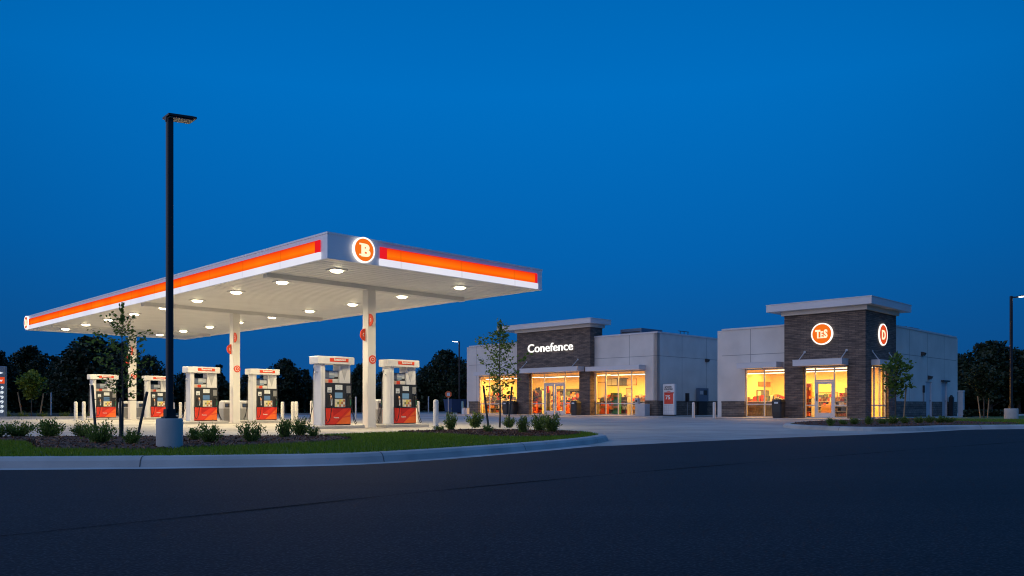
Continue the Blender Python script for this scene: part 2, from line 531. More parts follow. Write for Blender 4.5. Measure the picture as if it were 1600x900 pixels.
def leaf_mesh(name, centers, size, key, aspect=1.6, up=0.0, dirs=None, parent=None, jit=0.35):
    """Many separate leaf quads around the given centres, as one mesh."""
    c = np.asarray(centers, float)
    n = len(c)
    d = RNG.normal(size=(n, 3)) if dirs is None else np.asarray(dirs) + RNG.normal(size=(n, 3)) * 0.55
    d[:, 2] += up
    d /= np.linalg.norm(d, axis=1)[:, None] + 1e-9
    r = RNG.normal(size=(n, 3))
    s = np.cross(d, r)
    s /= np.linalg.norm(s, axis=1)[:, None] + 1e-9
    sz = size * (1 + RNG.uniform(-jit, jit, n))[:, None]
    L, W = d * sz * aspect * 0.5, s * sz * 0.5
    v = np.stack([c - L, c + W * 0.9 - L * 0.1, c + L, c - W * 0.9 - L * 0.1], 1).reshape(-1, 3)
    me = bpy.data.meshes.new(name)
    me.vertices.add(4 * n)
    me.vertices.foreach_set('co', v.ravel())
    me.loops.add(4 * n)
    me.loops.foreach_set('vertex_index', np.arange(4 * n, dtype=np.int32))
    me.polygons.add(n)
    me.polygons.foreach_set('loop_start', np.arange(0, 4 * n, 4, dtype=np.int32))
    me.polygons.foreach_set('loop_total', np.full(n, 4, dtype=np.int32))
    me.materials.append(M[key])
    me.update(calc_edges=True)
    o = bpy.data.objects.new(name, me)
    COL.objects.link(o)
    if parent is not None:
        o.parent = parent
    return o


def thing(name, label, cat, loc=(0, 0, 0), rz=0.0, group=None):
    o = bpy.data.objects.new(name, None)
    COL.objects.link(o)
    o.location, o.rotation_euler = loc, (0, 0, rz)
    o.empty_display_size = 0.2
    o['label'], o['category'] = label, cat
    if group:
        o['group'] = group
    return o


def tag(o, label, cat, group=None):
    o['label'], o['category'] = label, cat
    if group:
        o['group'] = group
    return o


def setting(o, kind='structure', label=None, cat=None):
    o['kind'] = kind
    if label:
        o['label'], o['category'] = label, cat
    return o


def copy_tree(o, parent=None):
    c = o.copy()
    COL.objects.link(c)
    if parent is not None:
        c.parent = parent
    for ch in [x for x in o.children]:
        copy_tree(ch, c)
    return c


def place(proto, first, loc, rz, label, group):
    o = proto if first else copy_tree(proto)
    o.location, o.rotation_euler = loc, (0, 0, rz)
    o['label'] = label
    o['group'] = group
    return o


def smooth_line(pts, k=6, closed=False):
    out = []
    n = len(pts)
    rng = range(n if closed else n - 1)
    for i in rng:
        p0, p1, p2, p3 = [Vector(pts[(i + d) % n] if closed else pts[min(max(i + d, 0), n - 1)]) for d in (-1, 0, 1, 2)]
        for j in range(k):
            t = j / k
            out.append(tuple(0.5 * ((2 * p1) + (-p0 + p2) * t + (2 * p0 - 5 * p1 + 4 * p2 - p3) * t * t + (-p0 + 3 * p1 - 3 * p2 + p3) * t ** 3)))
    if not closed:
        out.append(tuple(pts[-1]))
    return out


def offset_loop(pts, d):
    """Move a closed counter-clockwise loop inwards by d."""
    n = len(pts)
    out = []
    for i in range(n):
        a, b, c = Vector(pts[i - 1]), Vector(pts[i]), Vector(pts[(i + 1) % n])
        t = (c - a).normalized()
        out.append((b.x - t.y * d, b.y + t.x * d))
    return out


def inside(p, poly):
    x, y = p
    r = False
    j = len(poly) - 1
    for i in range(len(poly)):
        xi, yi = poly[i]
        xj, yj = poly[j]
        if (yi > y) != (yj > y) and x < (xj - xi) * (y - yi) / (yj - yi) + xi:
            r = not r
        j = i
    return r


# ================================================================== THE SETTING
# far ground
MB().sheet([(-400, -60), (400, -60), (400, 500), (-400, 500)], -0.03, 'soil').build('ground')
setting(bpy.data.objects['ground'])

# the forecourt slab
lot_pts = [(-60, 12), (-20, 12), (1.8, 15.1), (6.6, 19.0), (10.4, 21.6), (13.6, 24.6), (16.9, 26.1), (24, 28.3), (45, 34), (45, 60), (40, 90), (-3, 90), (-14, 68), (-20, 56), (-27, 46), (-60, 44.5)]
setting(MB().sheet(lot_pts, 0.0, 'lot').build('forecourt_pavement'))

# islands of planting with a cast kerb
isl_a = [(-45, 9.2), (-25, 9.3), (-15, 9.5), (-10, 9.68), (-6.3, 9.85), (-3.3, 10.26), (-1.75, 10.95), (0.0, 13.2), (1.22, 15.2), (1.95, 16.9), (2.12, 17.8), (1.9, 19.2),
         (1.0, 20.3), (-0.6, 20.9), (-1.8, 20.5), (-3.5, 18.6), (-5.0, 16.75), (-8, 16.3), (-14, 16.2), (-25, 16.1), (-45, 16.0)]
isl_b = [(9.35, 27.3), (9.6, 25.2), (10.4, 23.7), (12.2, 24.1), (14.2, 25.6), (16.9, 26.4), (24, 28.6), (45, 34.5), (45, 62), (30, 48.5), (22.5, 41.5), (17.8, 37.6), (13, 33.2), (10.2, 29.6)]
ISL = []
for nm, pts in (('a', isl_a), ('b', isl_b)):
    loop = smooth_line(pts, 6, True)
    prof = [(0.0, 0.0), (0.035, 0.085), (0.075, 0.122), (0.13, 0.133), (0.26, 0.133), (0.27, 0.10)]
    rings = []
    for d, z in prof:
        rings.append([(x, y, z) for x, y in offset_loop(loop, d)])
    kb = MB().loft(rings, 'kerb', False, False)
    # open joints across the kerb, one every three metres
    acc = 0.0
    for i in range(1, len(loop)):
        a, b = Vector(loop[i - 1]), Vector(loop[i])
        acc += (b - a).length
        if acc > 3.0:
            acc = 0.0
            t = (b - a).normalized()
            nrm = Vector((-t.y, t.x))
            w = 0.007
            q = []
            for d, z in prof[:5]:
                p = b + nrm * (d - 0.0025)
                q.append([(p.x - t.x * w, p.y - t.y * w, z + 0.003), (p.x + t.x * w, p.y + t.y * w, z + 0.003)])
            kb.add([v for s in q for v in s], [(2 * k, 2 * k + 1, 2 * k + 3, 2 * k + 2) for k in range(4)], 'darkgap')
    setting(kb.build('kerb'))
    inn = offset_loop(loop, 0.255)
    setting(MB().sheet(inn, 0.128, 'lawn').build('lawn'))
    ISL.append((loop, inn))

# gutter pan in front of the kerb, then asphalt
gut = [(-45, 8.85), (-25, 8.95), (-15, 9.15), (-10, 9.32), (-6.3, 9.50), (-3.25, 9.92), (-1.62, 10.66), (0.2, 12.95), (1.5, 14.9), (1.9, 15.2), (4.2, 17.2), (6.6, 19.1), (9.0, 20.75), (10.7, 22.0),
       (12.5, 23.5), (14.4, 25.1), (17.1, 26.0), (24.2, 28.1), (45, 34.0), (80, 44)]
gl = smooth_line(gut, 5)
setting(MB().sheet(gl + [(80, -40), (-60, -40), (-60, 8.7)], 0.008, 'asphalt').build('road'))
left_run = [p for p in gl if p[0] < 1.6]
setting(MB().add([(x, y - 0.02, 0.004) for x, y in left_run] + [(x - 0.12, y + 0.55, 0.004) for x, y in left_run],
                 [(i, i + 1, len(left_run) + i + 1, len(left_run) + i) for i in range(len(left_run) - 1)], 'kerb').build('gutter_pavement'))

# dark paving seam that follows the lane
sl = smooth_line([(-9.0, -1.5), (-3.0, 4.7), (0.0, 7.86), (4.05, 11.4), (10.75, 16.8), (20, 23.0)], 6)
sv = []
for i, (x, y) in enumerate(sl):
    a_, b_ = Vector(sl[max(i - 1, 0)]), Vector(sl[min(i + 1, len(sl) - 1)])
    t = (b_ - a_).normalized()
    w = 0.011 + 0.006 * math.sin(i * 1.7)
    sv += [(x - t.y * -w, y + t.x * -w, 0.012), (x - t.y * w, y + t.x * w, 0.012)]
setting(MB().add(sv, [(2 * i, 2 * i + 1, 2 * i + 3, 2 * i + 2) for i in range(len(sl) - 1)], 'tar').build('road_seam'))

# mulch beds
bed_a = smooth_line([(-45, 14.5), (-20, 14.5), (-12, 14.5), (-9.2, 14.45), (-8.2, 13.6), (-7.2, 12.1), (-6.5, 11.75), (-5.3, 11.65), (-4.8, 12.3), (-4.1, 12.9), (-3.5, 13.8), (-3.05, 14.9), (-3.3, 15.9), (-3.9, 16.5),
                     (-5.1, 16.42), (-8, 16.02), (-14, 15.92), (-25, 15.8), (-45, 15.7)], 5, True)
bed_b = smooth_line([(-2.7, 19.0), (-1.43, 17.9), (-0.52, 16.5), (0.1, 16.2), (0.79, 16.4), (1.4, 17.5), (1.55, 18.6), (1.0, 19.7), (-0.5, 20.5), (-1.7, 20.15)], 5, True)
bed_c = smooth_line([(9.7, 27.2), (9.95, 25.4), (10.6, 24.15), (12.1, 24.55), (14.0, 26.0), (16.6, 26.9), (17.9, 28.3), (17.6, 31), (18.5, 35), (20, 37.5), (19.5, 38.3), (17.6, 36.9), (13, 32.7), (10.5, 29.4)], 5, True)


def bumpy(poly, z, step, amp):
    xs = [p[0] for p in poly]
    ys = [p[1] for p in poly]
    v, f, idx = [], [], {}
    nx, ny = int((max(xs) - min(xs)) / step) + 1, int((max(ys) - min(ys)) / step) + 1
    x0, y0 = min(xs), min(ys)
    ok = {}
    for i in range(nx):
        for j in range(ny):
            ok[i, j] = inside((x0 + (i + .5) * step, y0 + (j + .5) * step), poly)

    def vid(i, j):
        if (i, j) not in idx:
            idx[i, j] = len(v)
            core = all(ok.get((i - a, j - b), False) for a in (0, 1) for b in (0, 1))
            v.append((x0 + i * step + random.uniform(-.3, .3) * step, y0 + j * step + random.uniform(-.3, .3) * step,
                      z + (random.uniform(0, amp) + (amp * 0.6) if core else -0.004)))
        return idx[i, j]
    for (i, j), o in ok.items():
        if o:
            f.append((vid(i, j), vid(i + 1, j), vid(i + 1, j + 1), vid(i, j + 1)))
    return v, f


chips = []
for poly, lim in ((bed_a, -13.5), (bed_b, -99), (bed_c, -99)):
    clip = [(max(x, lim), y) for x, y in poly]
    v, f = bumpy(clip, 0.135, 0.10, 0.022)
    setting(MB().add(v, f, 'mulch').build('mulch_bed'), 'stuff', 'brown bark mulch spread in a planting bed', 'mulch')
    xs = [p[0] for p in clip]
    ys = [p[1] for p in clip]
    k = 0
    while k < 9000 and len(chips) < 40000:
        p = (random.uniform(min(xs), max(xs)), random.uniform(min(ys), max(ys)))
        k += 1
        if inside(p, clip):
            chips.append((p[0], p[1], 0.150 + random.uniform(0, 0.016)))
ch = leaf_mesh('bark_chips', chips, 0.032, 'chip', 1.8)
setting(ch, 'stuff', 'loose bark chips scattered over the mulch beds', 'bark chips')

# grass blades where the camera can tell them
pts = []
beds = [bed_a, bed_b, bed_c]
area = [(-12.0, 2.2, 9.7, 20.8, 0, 120000), (14, 27, 26, 36, 1, 26000)]
for x0, x1, y0, y1, li, cnt in area:
    inn = offset_loop(ISL[li][0], 0.22)
    for _ in range(cnt):
        p = (random.uniform(x0, x1), random.uniform(y0, y1))
        if inside(p, inn) and not any(inside(p, b) for b in beds):
            pts.append(p)
g = np.array(pts)
n = len(g)
h = 0.034 + 0.03 * RNG.random(n)
a = RNG.uniform(0, 2 * PI, n)
w = 0.008
lean = RNG.normal(size=(n, 2)) * 0.016
base = np.column_stack([g, np.full(n, 0.122)])
dx = np.column_stack([np.cos(a) * w, np.sin(a) * w, np.zeros(n)])
tip = base + np.column_stack([lean, h])
V = np.stack([base - dx, base + dx, tip], 1).reshape(-1, 3)
me = bpy.data.meshes.new('grass')
me.vertices.add(3 * n)
me.vertices.foreach_set('co', V.ravel())
me.loops.add(3 * n)
me.loops.foreach_set('vertex_index', np.arange(3 * n, dtype=np.int32))
me.polygons.add(n)
me.polygons.foreach_set('loop_start', np.arange(0, 3 * n, 3, dtype=np.int32))
me.polygons.foreach_set('loop_total', np.full(n, 3, dtype=np.int32))
me.materials.append(M['blade'])
me.update(calc_edges=True)
go = bpy.data.objects.new('grass', me)
COL.objects.link(go)
setting(go, 'stuff', 'short mown grass on the kerbed islands', 'grass')

# service lane and verge beyond the forecourt
setting(MB().sheet([(-70, 61), (-20, 62), (-6, 80), (-6, 84), (-24, 69), (-70, 66)], -0.012, 'asphalt').build('lane'))
kb = MB()
edge = [(-60, 44.5), (-27, 46), (-20, 56), (-14, 68), (-3, 90)]
for a_, b_ in zip(edge[:-1], edge[1:]):
    A, B = Vector(a_), Vector(b_)
    t = (B - A).normalized()
    nn = Vector((-t.y, t.x)) * 0.2
    q = [(A.x, A.y), (B.x, B.y), (B.x + nn.x, B.y + nn.y), (A.x + nn.x, A.y + nn.y)]
    kb.loft([[(x, y, -0.02) for x, y in q], [(x, y, 0.12) for x, y in q]], 'kerb', True)
setting(kb.build('kerb'))

# ================================================================== FUEL CANOPY  (local x = short side, y = long side)
R45 = PI / 4
CW, CL = 8.72, 30.1
ZB, ZT = 4.84, 5.58
can = thing('fuel_canopy', 'long white fuel canopy with glowing orange band and lit ceiling', 'canopy', (-5.1, 22.1, 0), R45)
MB().box(0.06, CW - 0.06, 0.06, CL - 0.06, 4.99, 5.5, 'deck').build('roof_deck', can)
fa = MB()
T = 0.06
for z0, z1, o in ((ZB, 4.90, 0.0), (4.90, ZT - 0.05, 0.004), (ZT - 0.05, ZT, -0.012)):
    fa.box(o, T, o, CL - o, z0, z1, 'fascia')
    fa.box(CW - T, CW - o, o, CL - o, z0, z1, 'fascia')
    fa.box(T, CW - T, o, T, z0, z1, 'fascia')
    fa.box(T, CW - T, CL - T, CL - o, z0, z1, 'fascia')
fa.build('fascia', can)
# soffit of narrow ribbed panels running along the short side
sf = MB()
pitch = 0.30
y = T
while y < CL - T - 0.01:
    y1 = min(y + pitch, CL - T)
    sf.add([(T, y, 4.93), (CW - T, y, 4.93), (CW - T, y1 - 0.045, 4.93), (T, y1 - 0.045, 4.93),
            (T, y1 - 0.03, 4.965), (CW - T, y1 - 0.03, 4.965), (CW - T, y1 - 0.01, 4.965), (T, y1 - 0.01, 4.965), (T, y1, 4.93), (CW - T, y1, 4.93)],
           [(0, 3, 2, 1), (7, 8, 9, 6)], 'soffit')
    sf.add([(T, y1 - 0.045, 4.93), (CW - T, y1 - 0.045, 4.93), (T, y1 - 0.03, 4.965), (CW - T, y1 - 0.03, 4.965), (T, y1 - 0.01, 4.965), (CW - T, y1 - 0.01, 4.965)], [(0, 2, 3, 1), (2, 4, 5, 3)], 'groove')
    y = y1
sf.build('soffit', can)
COLS = (3.98, 14.1, 26.2)
for yb in COLS:
    bm = MB()
    bm.box(0.25, CW - 0.25, yb - 0.13, yb + 0.13, 4.80, 4.93, 'white')
    bm.box(0.25, CW - 0.25, yb - 0.16, yb + 0.16, 4.775, 4.80, 'white')
    bm.build('beam', can)
# lit bands: orange over white, red end caps; on both faces that show and round the back as well


def bands(side, s0, s1, d, out, endcaps):
    b = MB()
    c0 = s0 + 0.22 if endcaps[0] else s0
    c1 = s1 - 0.12 if endcaps[1] else s1
    b.sbox(side, c0, c1, d, d + out, 5.06, 5.37, 'orange')
    if endcaps[0]:
        b.sbox(side, s0, c0, d, d + out, 5.06, 5.37, 'redlit')
    if endcaps[1]:
        b.sbox(side, c1, s1, d, d + out, 5.06, 5.37, 'redlit')
    b.sbox(side, s0, s1, d, d + out * 0.8, 5.37, 5.39, 'redlit')
    b.build('orange_light_band', can)
    w_ = MB()
    w_.sbox(side, s0 - 0.03, s1 + 0.03, d, d + out * 1.25, 4.855, 5.045, 'whitelit')
    w_.build('white_light_band', can)


bands('f', 0.35, 29.25, 0.0, -0.05, (True, True))
bands('s', 1.76, 8.42, 0.0, -0.05, (True, True))
bands('f', 0.4, 29.7, CW, 0.05, (True, True))


def emblem(parent, name, c, nrm, xdir, r, letter, disc, ring='ringlit', lkey='letter', t=0.09, lsize=1.0):
    """Round lit sign: white rim, coloured face, letter with slab serifs."""
    c, nrm, xd = Vector(c), Vector(nrm), Vector(xdir)
    rim = MB()
    rim.disc(c, nrm, xd, r, t, ring, 44, r_in=r * 0.89)
    rim.disc(c, nrm, xd, r * 0.97, t * 0.55, 'coping', 44)
    o = rim.build(name, parent)
    MB().disc(c + nrm * t * 0.56, nrm, xd, r * 0.885, t * 0.3, disc, 40).build('face', o)
    f = MB()
    s = r * 1.30 * lsize
    z = c + nrm * (t * 0.87 + 0.004)
    up = Vector((0, 0, 1))
    if letter == 'B':
        f.text('B', z - up * s * 0.36 + xd * s * 0.07, xd, s, 0.02, lkey, weight=s * 0.05, xscale=1.12)
        for dz in (-0.36, 0.29):      # slab serifs
            p = z + up * s * dz - xd * s * 0.36
            q = [p, p + xd * s * 0.36, p + xd * s * 0.36 + up * s * 0.085, p + up * s * 0.085]
            f.loft([q, [v_ + nrm * 0.022 for v_ in q]], lkey)
    elif letter == 'TES':
        f.text('T', z - up * s * 0.30 - xd * s * 0.31, xd, s * 0.86, 0.02, lkey, weight=s * 0.04, xscale=0.72)
        f.text('E', z - up * s * 0.30 + xd * s * 0.00, xd, s * 0.70, 0.022, lkey, weight=s * 0.022, xscale=0.62)
        f.text('S', z - up * s * 0.30 + xd * s * 0.31, xd, s * 0.86, 0.024, lkey, weight=s * 0.04, xscale=0.72)
        p = z - up * s * 0.34 - xd * s * 0.30
        q = [p, p + xd * s * 0.62, p + xd * s * 0.62 + up * s * 0.06, p + up * s * 0.06]
        f.loft([q, [v_ + nrm * 0.018 for v_ in q]], lkey)
    else:
        f.text(letter, z - up * s * 0.36, xd, s, 0.02, lkey, weight=s * 0.03, xscale=1.05)
    f.build('emblem', o)
    return o


emblem(can, 'logo_disc', (1.16, -0.004, 5.215), (0, -1, 0), (1, 0, 0), 0.365, 'B', 'emblem')
emblem(can, 'logo_disc', (-0.004, 29.66, 5.215), (-1, 0, 0), (0, -1, 0), 0.36, 'B', 'emblem_red')

# columns with half-round plates
for ci, yb in enumerate(COLS):
    cx, w = 4.16, 0.165
    c = MB()
    c.bbox(cx - w, cx + w, yb - w, yb + w, 0, 4.775, 'cream', 0.012)
    co = c.build('column', can)
    MB().box(cx - w - 0.02, cx + w + 0.02, yb - w - 0.02, yb + w + 0.02, 0, 0.045, 'cream').build('base_plate', co)
    # plates: centre height, outward direction, side it shows
    for zc, out, face in ((3.72, (0, -1, 0), (-1, 0, 0)), (3.22, (-1, 0, 0), (0, -1, 0))):
        o_, f_ = Vector(out), Vector(face)
        cpt = Vector((cx, yb, zc)) + o_ * (w + 0.002) - f_ * 0.02
        if out[1] == -1:
            cpt += f_ * 0.10
        up = Vector((0, 0, 1))
        pl = MB()
        # half disc in the plane (out, up)
        ang = [-PI / 2 + PI * i / 18 for i in range(19)]
        rr = 0.215

        def half(r_, off, xo=0.0):
            return [cpt + o_ * (math.cos(a2) * r_ * 0.95 + xo) + up * math.sin(a2) * r_ + f_ * off for a2 in ang]
        pl.loft([half(rr, 0.0), half(rr, 0.035)], 'flag')
        pl.loft([half(rr * 0.30, 0.036, 0.05), half(rr * 0.30, 0.040, 0.05)], 'ptext')
        pl.loft([half(rr * 0.17, 0.041, 0.055), half(rr * 0.17, 0.045, 0.055)], 'flag')
        pl.build('half_round_plate', co)
    rd = MB()
    cc = Vector((cx + 0.02, yb - w - 0.001, 2.36))
    rd.disc(cc, (0, -1, 0), (1, 0, 0), 0.15, 0.012, 'flag', 28)
    rd.disc(cc + Vector((0, -0.013, 0)), (0, -1, 0), (1, 0, 0), 0.098, 0.003, 'ptext', 28)
    rd.disc(cc + Vector((0, -0.017, 0)), (0, -1, 0), (1, 0, 0), 0.078, 0.003, 'flag', 24)
    rd.disc(cc + Vector((0, -0.021, 0)), (0, -1, 0), (1, 0, 0), 0.022, 0.003, 'ptext', 16)
    rd.build('round_plate', co)

WARM = (1.0, 0.80, 0.45)


def lamp(name, kind, loc, energy, color, size=0.3, rot=(0, 0, 0), parent=None, size_y=None, spread=None):
    l = bpy.data.lights.new(name, kind)
    l.energy, l.color = energy, color
    if kind == 'AREA':
        l.shape = 'RECTANGLE' if size_y else 'DISK'
        l.size = size
        if size_y:
            l.size_y = size_y
        if spread:
            l.spread = spread
    o = bpy.data.objects.new(name, l)
    COL.objects.link(o)
    o.location, o.rotation_euler = loc, rot
    if parent:
        o.parent = parent
    return o


for k in range(9):
    for xa in (1.5, 6.5):
        yb = 1.87 + 3.32 * k
        d = MB()
        d.box(xa - 0.24, xa + 0.24, yb - 0.24, yb + 0.24, 4.896, 4.929, 'white')
        fo = d.build('downlight', can)
        MB().tube([(xa, yb, 4.895), (xa, yb, 4.865), (xa, yb, 4.84)], [0.19, 0.18, 0.12], 'lens', 24).build('lens', fo)
        lamp('downlight_lamp', 'AREA', (xa, yb, 4.80), 140, WARM, 0.34, (0, 0, 0), can, spread=math.radians(160))

# ================================================================== FUEL DISPENSERS
ROW_A = (2.67, 5.46)


def canopy_pt(a_, b_):
    return (-5.1 + (a_ - b_) * S2, 22.1 + (a_ + b_) * S2)


def make_dispenser():
    t = thing('fuel_dispenser', 'x', 'fuel pump')
    for x0, x1 in ((-0.58, -0.40),):
        b = MB()
        b.bbox(x0, x1, -0.235, 0.235, 0.0, 2.03, 'white', 0.02)
        b.box(x0 + 0.055, x0 + 0.062, -0.2375, 0.2375, 0.05, 2.0, 'lightgrey')
        b.build('pillar', t)
    b = MB()
    b.loft([[(0.16, -0.20, 0.0), (0.58, -0.20, 0.0), (0.58, 0.20, 0.0), (0.16, 0.20, 0.0)],
            [(0.16, -0.20, 2.03), (0.58, -0.20, 2.03), (0.58, 0.20, 2.03), (0.16, 0.20, 2.03)]], 'white')
    b.build('pillar', t)
    # grey wedge standing in for the triangular shading on the pillar
    for sgn in (-1, 1):
        MB().add([(0.19, sgn * 0.2045, 2.03), (0.50, sgn * 0.2045, 2.03), (0.345, sgn * 0.2045, 1.50), (0.19, sgn * 0.225, 2.03), (0.50, sgn * 0.225, 2.03), (0.345, sgn * 0.207, 1.50)],
                 [(3, 5, 4), (0, 1, 2), (0, 3, 4, 1), (1, 4, 5, 2), (2, 5, 3, 0)], 'lightgrey').build('shading_wedge', t)
    # cap: bowed front and back
    prof = []
    for i in range(13):
        q = i / 12
        prof.append((-0.70 + 1.40 * q, -0.27 - 0.075 * math.sin(PI * q)))
    ring = prof + [(-x, -y) for x, y in prof]
    def sc(k, z):
        return [(x * k, y * k, z) for x, y in ring]
    cap = MB().loft([sc(0.985, 2.03), sc(1, 2.045), sc(1, 2.265), sc(0.98, 2.285)], 'white', True).build('cap', t)
    for sgn in (-1, 1):
        st = MB()
        arc = [(-0.30 + 0.74 * i / 8) for i in range(9)]
        def yy(x): return -0.27 - 0.075 * math.sin(PI * (x + 0.70) / 1.40)
        v = []
        for x in arc:
            for z in (2.105, 2.225):
                v.append((x * -sgn, (yy(x) - 0.004) * -sgn, z))
        st.add(v, [(2 * i, 2 * i + 2, 2 * i + 3, 2 * i + 1) for i in range(8)], 'flag')
        st.text('fuennoni', (0.075 * -sgn, (yy(0.1) - 0.009) * -sgn, 2.145), (-sgn, 0, 0), 0.105, 0.006, 'ptext', weight=0.004, xscale=1.22)
        st.build('sign_strip', cap)
    # lower door
    door = MB()
    door.box(-0.40, 0.585, -0.222, 0.222, 0.03, 0.575, 'red')
    door.box(-0.40, 0.585, -0.21, 0.21, 0.0, 0.03, 'black')
    for sgn in (-1, 1):
        y_ = 0.2245 * sgn
        m_ = -sgn
        door.add([(-0.395 * m_, y_, 0.05), (-0.12 * m_, y_, 0.05), (-0.12 * m_, y_, 0.57), (-0.395 * m_, y_, 0.57)], [(0, 1, 2, 3)], 'red')
        door.add([(-0.10 * m_, y_, 0.30), (0.33 * m_, y_, 0.57), (-0.10 * m_, y_, 0.57)], [(0, 1, 2)], 'darkred')
        door.add([(0.02 * m_, y_, 0.035), (0.58 * m_, y_, 0.035), (0.58 * m_, y_, 0.50)], [(0, 1, 2)], 'orangepaint')
        door.add([(0.24 * m_, y_ + sgn * .002, 0.24), (0.57 * m_, y_ + sgn * .002, 0.28), (0.57 * m_, y_ + sgn * .002, 0.34), (0.28 * m_, y_ + sgn * .002, 0.275)], [(0, 1, 2, 3)], 'flag')
        door.text('Fuunne', (0.02 * m_, y_ + sgn * 0.001, 0.235), (m_, 0, 0), 0.062, 0.004, 'ptext', weight=0.002, xscale=1.1)
        # thin dark seam along the diagonal
        door.add([(-0.05 * m_, y_ + sgn * .003, 0.035), (-0.03 * m_, y_ + sgn * .003, 0.035), (0.55 * m_, y_ + sgn * .003, 0.555), (0.53 * m_, y_ + sgn * .003, 0.555)], [(0, 1, 2, 3)], 'darkred')
    door.build('lower_door', t)
    # head with screens
    hd = MB()
    hd.box(-0.40, 0.60, -0.232, 0.232, 0.585, 1.385, 'panel')
    hd.box(-0.40, 0.615, -0.24, 0.24, 1.385, 1.405, 'charcoal')
    ho = hd.build('head', t)
    for sgn in (-1, 1):
        m_ = -sgn
        y0_, y1_ = 0.233 * sgn, 0.243 * sgn
        b = MB()
        b.box(-0.03 * m_, 0.245 * m_, y0_, y1_, 1.18, 1.345, 'sticker')
        b.build('sticker', ho)
        b = MB()
        b.box(-0.33 * m_, -0.17 * m_, y0_, y1_, 1.09, 1.26, 'sticker')
        b.box(-0.30 * m_, -0.20 * m_, y0_, y1_ + 0.002 * sgn, 1.12, 1.16, 'grey')
        b.build('instruction_card', ho)
        MB().box(-0.04 * m_, 0.25 * m_, y0_, y1_, 0.90, 1.09, 'screen').build('screen', ho)
        kp = MB()
        kp.box(-0.05 * m_, 0.355 * m_, y0_, y1_, 0.60, 0.875, 'alu')
        for i in range(5):
            for j in range(3):
                kp.box((-0.035 + i * 0.077) * m_, (0.033 + i * 0.077) * m_, y1_, y1_ + 0.008 * sgn, 0.615 + j * 0.085, 0.69 + j * 0.085, 'keys')
        kp.build('keypad', ho)
        MB().box(0.40 * m_, 0.565 * m_, y0_, y1_, 1.07, 1.32, 'grey').build('card_reader', ho)
        # nozzles in their boots, hoses hanging to the ground
        for xn, grip, tipc in ((-0.235, 'peach', 'sticker'), (0.505, 'charcoal', 'green')):
            bx = MB()
            bx.box((xn - 0.075) * m_, (xn + 0.075) * m_, y0_, y0_ + 0.02 * sgn, 0.62, 1.03, 'charcoal')
            bo = bx.build('nozzle_boot', ho)
            nz = MB()
            yo = 0.30 * sgn
            nz.tube([(xn * m_, yo - 0.04 * sgn, 1.02), (xn * m_, yo, 0.97), ((xn + 0.01) * m_, yo + 0.02 * sgn, 0.86)], [0.026, 0.034, 0.03], grip, 8)
            nz.tube([((xn + 0.01) * m_, yo + 0.02 * sgn, 0.86), ((xn + 0.02) * m_, yo + 0.015 * sgn, 0.74), ((xn + 0.02) * m_, yo, 0.66)], [0.03, 0.026, 0.022], tipc, 8)
            nz.tube([((xn - 0.02) * m_, yo + 0.05 * sgn, 0.93), ((xn - 0.01) * m_, yo + 0.075 * sgn, 0.83), ((xn + 0.01) * m_, yo + 0.05 * sgn, 0.74)], 0.008, 'black', 6)
            no_ = nz.build('nozzle', t)
            hs = MB()
            if xn > 0:
                pth = [(xn + 0.02, 0.30, 0.66), (xn + 0.06, 0.36, 0.45), (xn + 0.12, 0.40, 0.20), (xn + 0.20, 0.38, 0.07), (xn + 0.20, 0.30, 0.05), (xn + 0.15, 0.25, 0.30), (xn + 0.12, 0.22, 0.9), (xn + 0.11, 0.20, 1.5), (xn + 0.11, 0.12, 1.92)]
            else:
                pth = [(xn + 0.02, 0.30, 0.66), (xn + 0.00, 0.31, 0.45), (xn - 0.05, 0.31, 0.20), (xn - 0.12, 0.29, 0.10), (xn - 0.17, 0.27, 0.25), (xn - 0.18, 0.245, 0.60)]
            sm = smooth_line([tuple(p) for p in pth], 4)
            hs.tube([(x * m_, y_ * sgn, z) for x, y_, z in sm], 0.013, 'black', 6)
            hs.build('hose', no_)
    # advertising boards between the pillars
    bd = MB()
    for sgn in (-1, 1):
        m_ = -sgn
        ys = (0.10 * sgn, 0.13 * sgn)
        bd.box(-0.385 * m_, 0.15 * m_, ys[0], ys[1], 1.56, 1.82, 'charcoal')
        bd.box(-0.37 * m_, -0.20 * m_, ys[1], ys[1] + .004 * sgn, 1.58, 1.80, 'poster')
        bd.box(-0.195 * m_, 0.00 * m_, ys[1], ys[1] + .004 * sgn, 1.66, 1.80, 'poster')
        bd.box(0.005 * m_, 0.135 * m_, ys[1], ys[1] + .004 * sgn, 1.62, 1.80, 'poster')
        bd.box(-0.195 * m_, 0.00 * m_, ys[1], ys[1] + .004 * sgn, 1.58, 1.655, 'poster')
    bd.build('advert_board', t)
    bd = MB()
    for sgn in (-1, 1):
        m_ = -sgn
        ys = (0.12 * sgn, 0.15 * sgn)
        bd.box(-0.39 * m_, 0.15 * m_, ys[0], ys[1], 1.405, 1.54, 'sticker')
        bd.box(-0.38 * m_, -0.25 * m_, ys[1], ys[1] + .004 * sgn, 1.415, 1.53, 'poster2')
        bd.box(-0.24 * m_, -0.08 * m_, ys[1], ys[1] + .004 * sgn, 1.415, 1.53, 'flag')
        bd.box(-0.07 * m_, 0.13 * m_, ys[1], ys[1] + .004 * sgn, 1.415, 1.53, 'poster2')
    bd.build('price_board', t)
    # small lamps on the flanks
    for sx_ in (-1, 1):
        MB().tube([(sx_ * 0.58, 0, 1.75), (sx_ * 0.66, 0, 1.77)], [0.02, 0.035], 'sticker', 8).build('breakaway_joint', t)
    return t


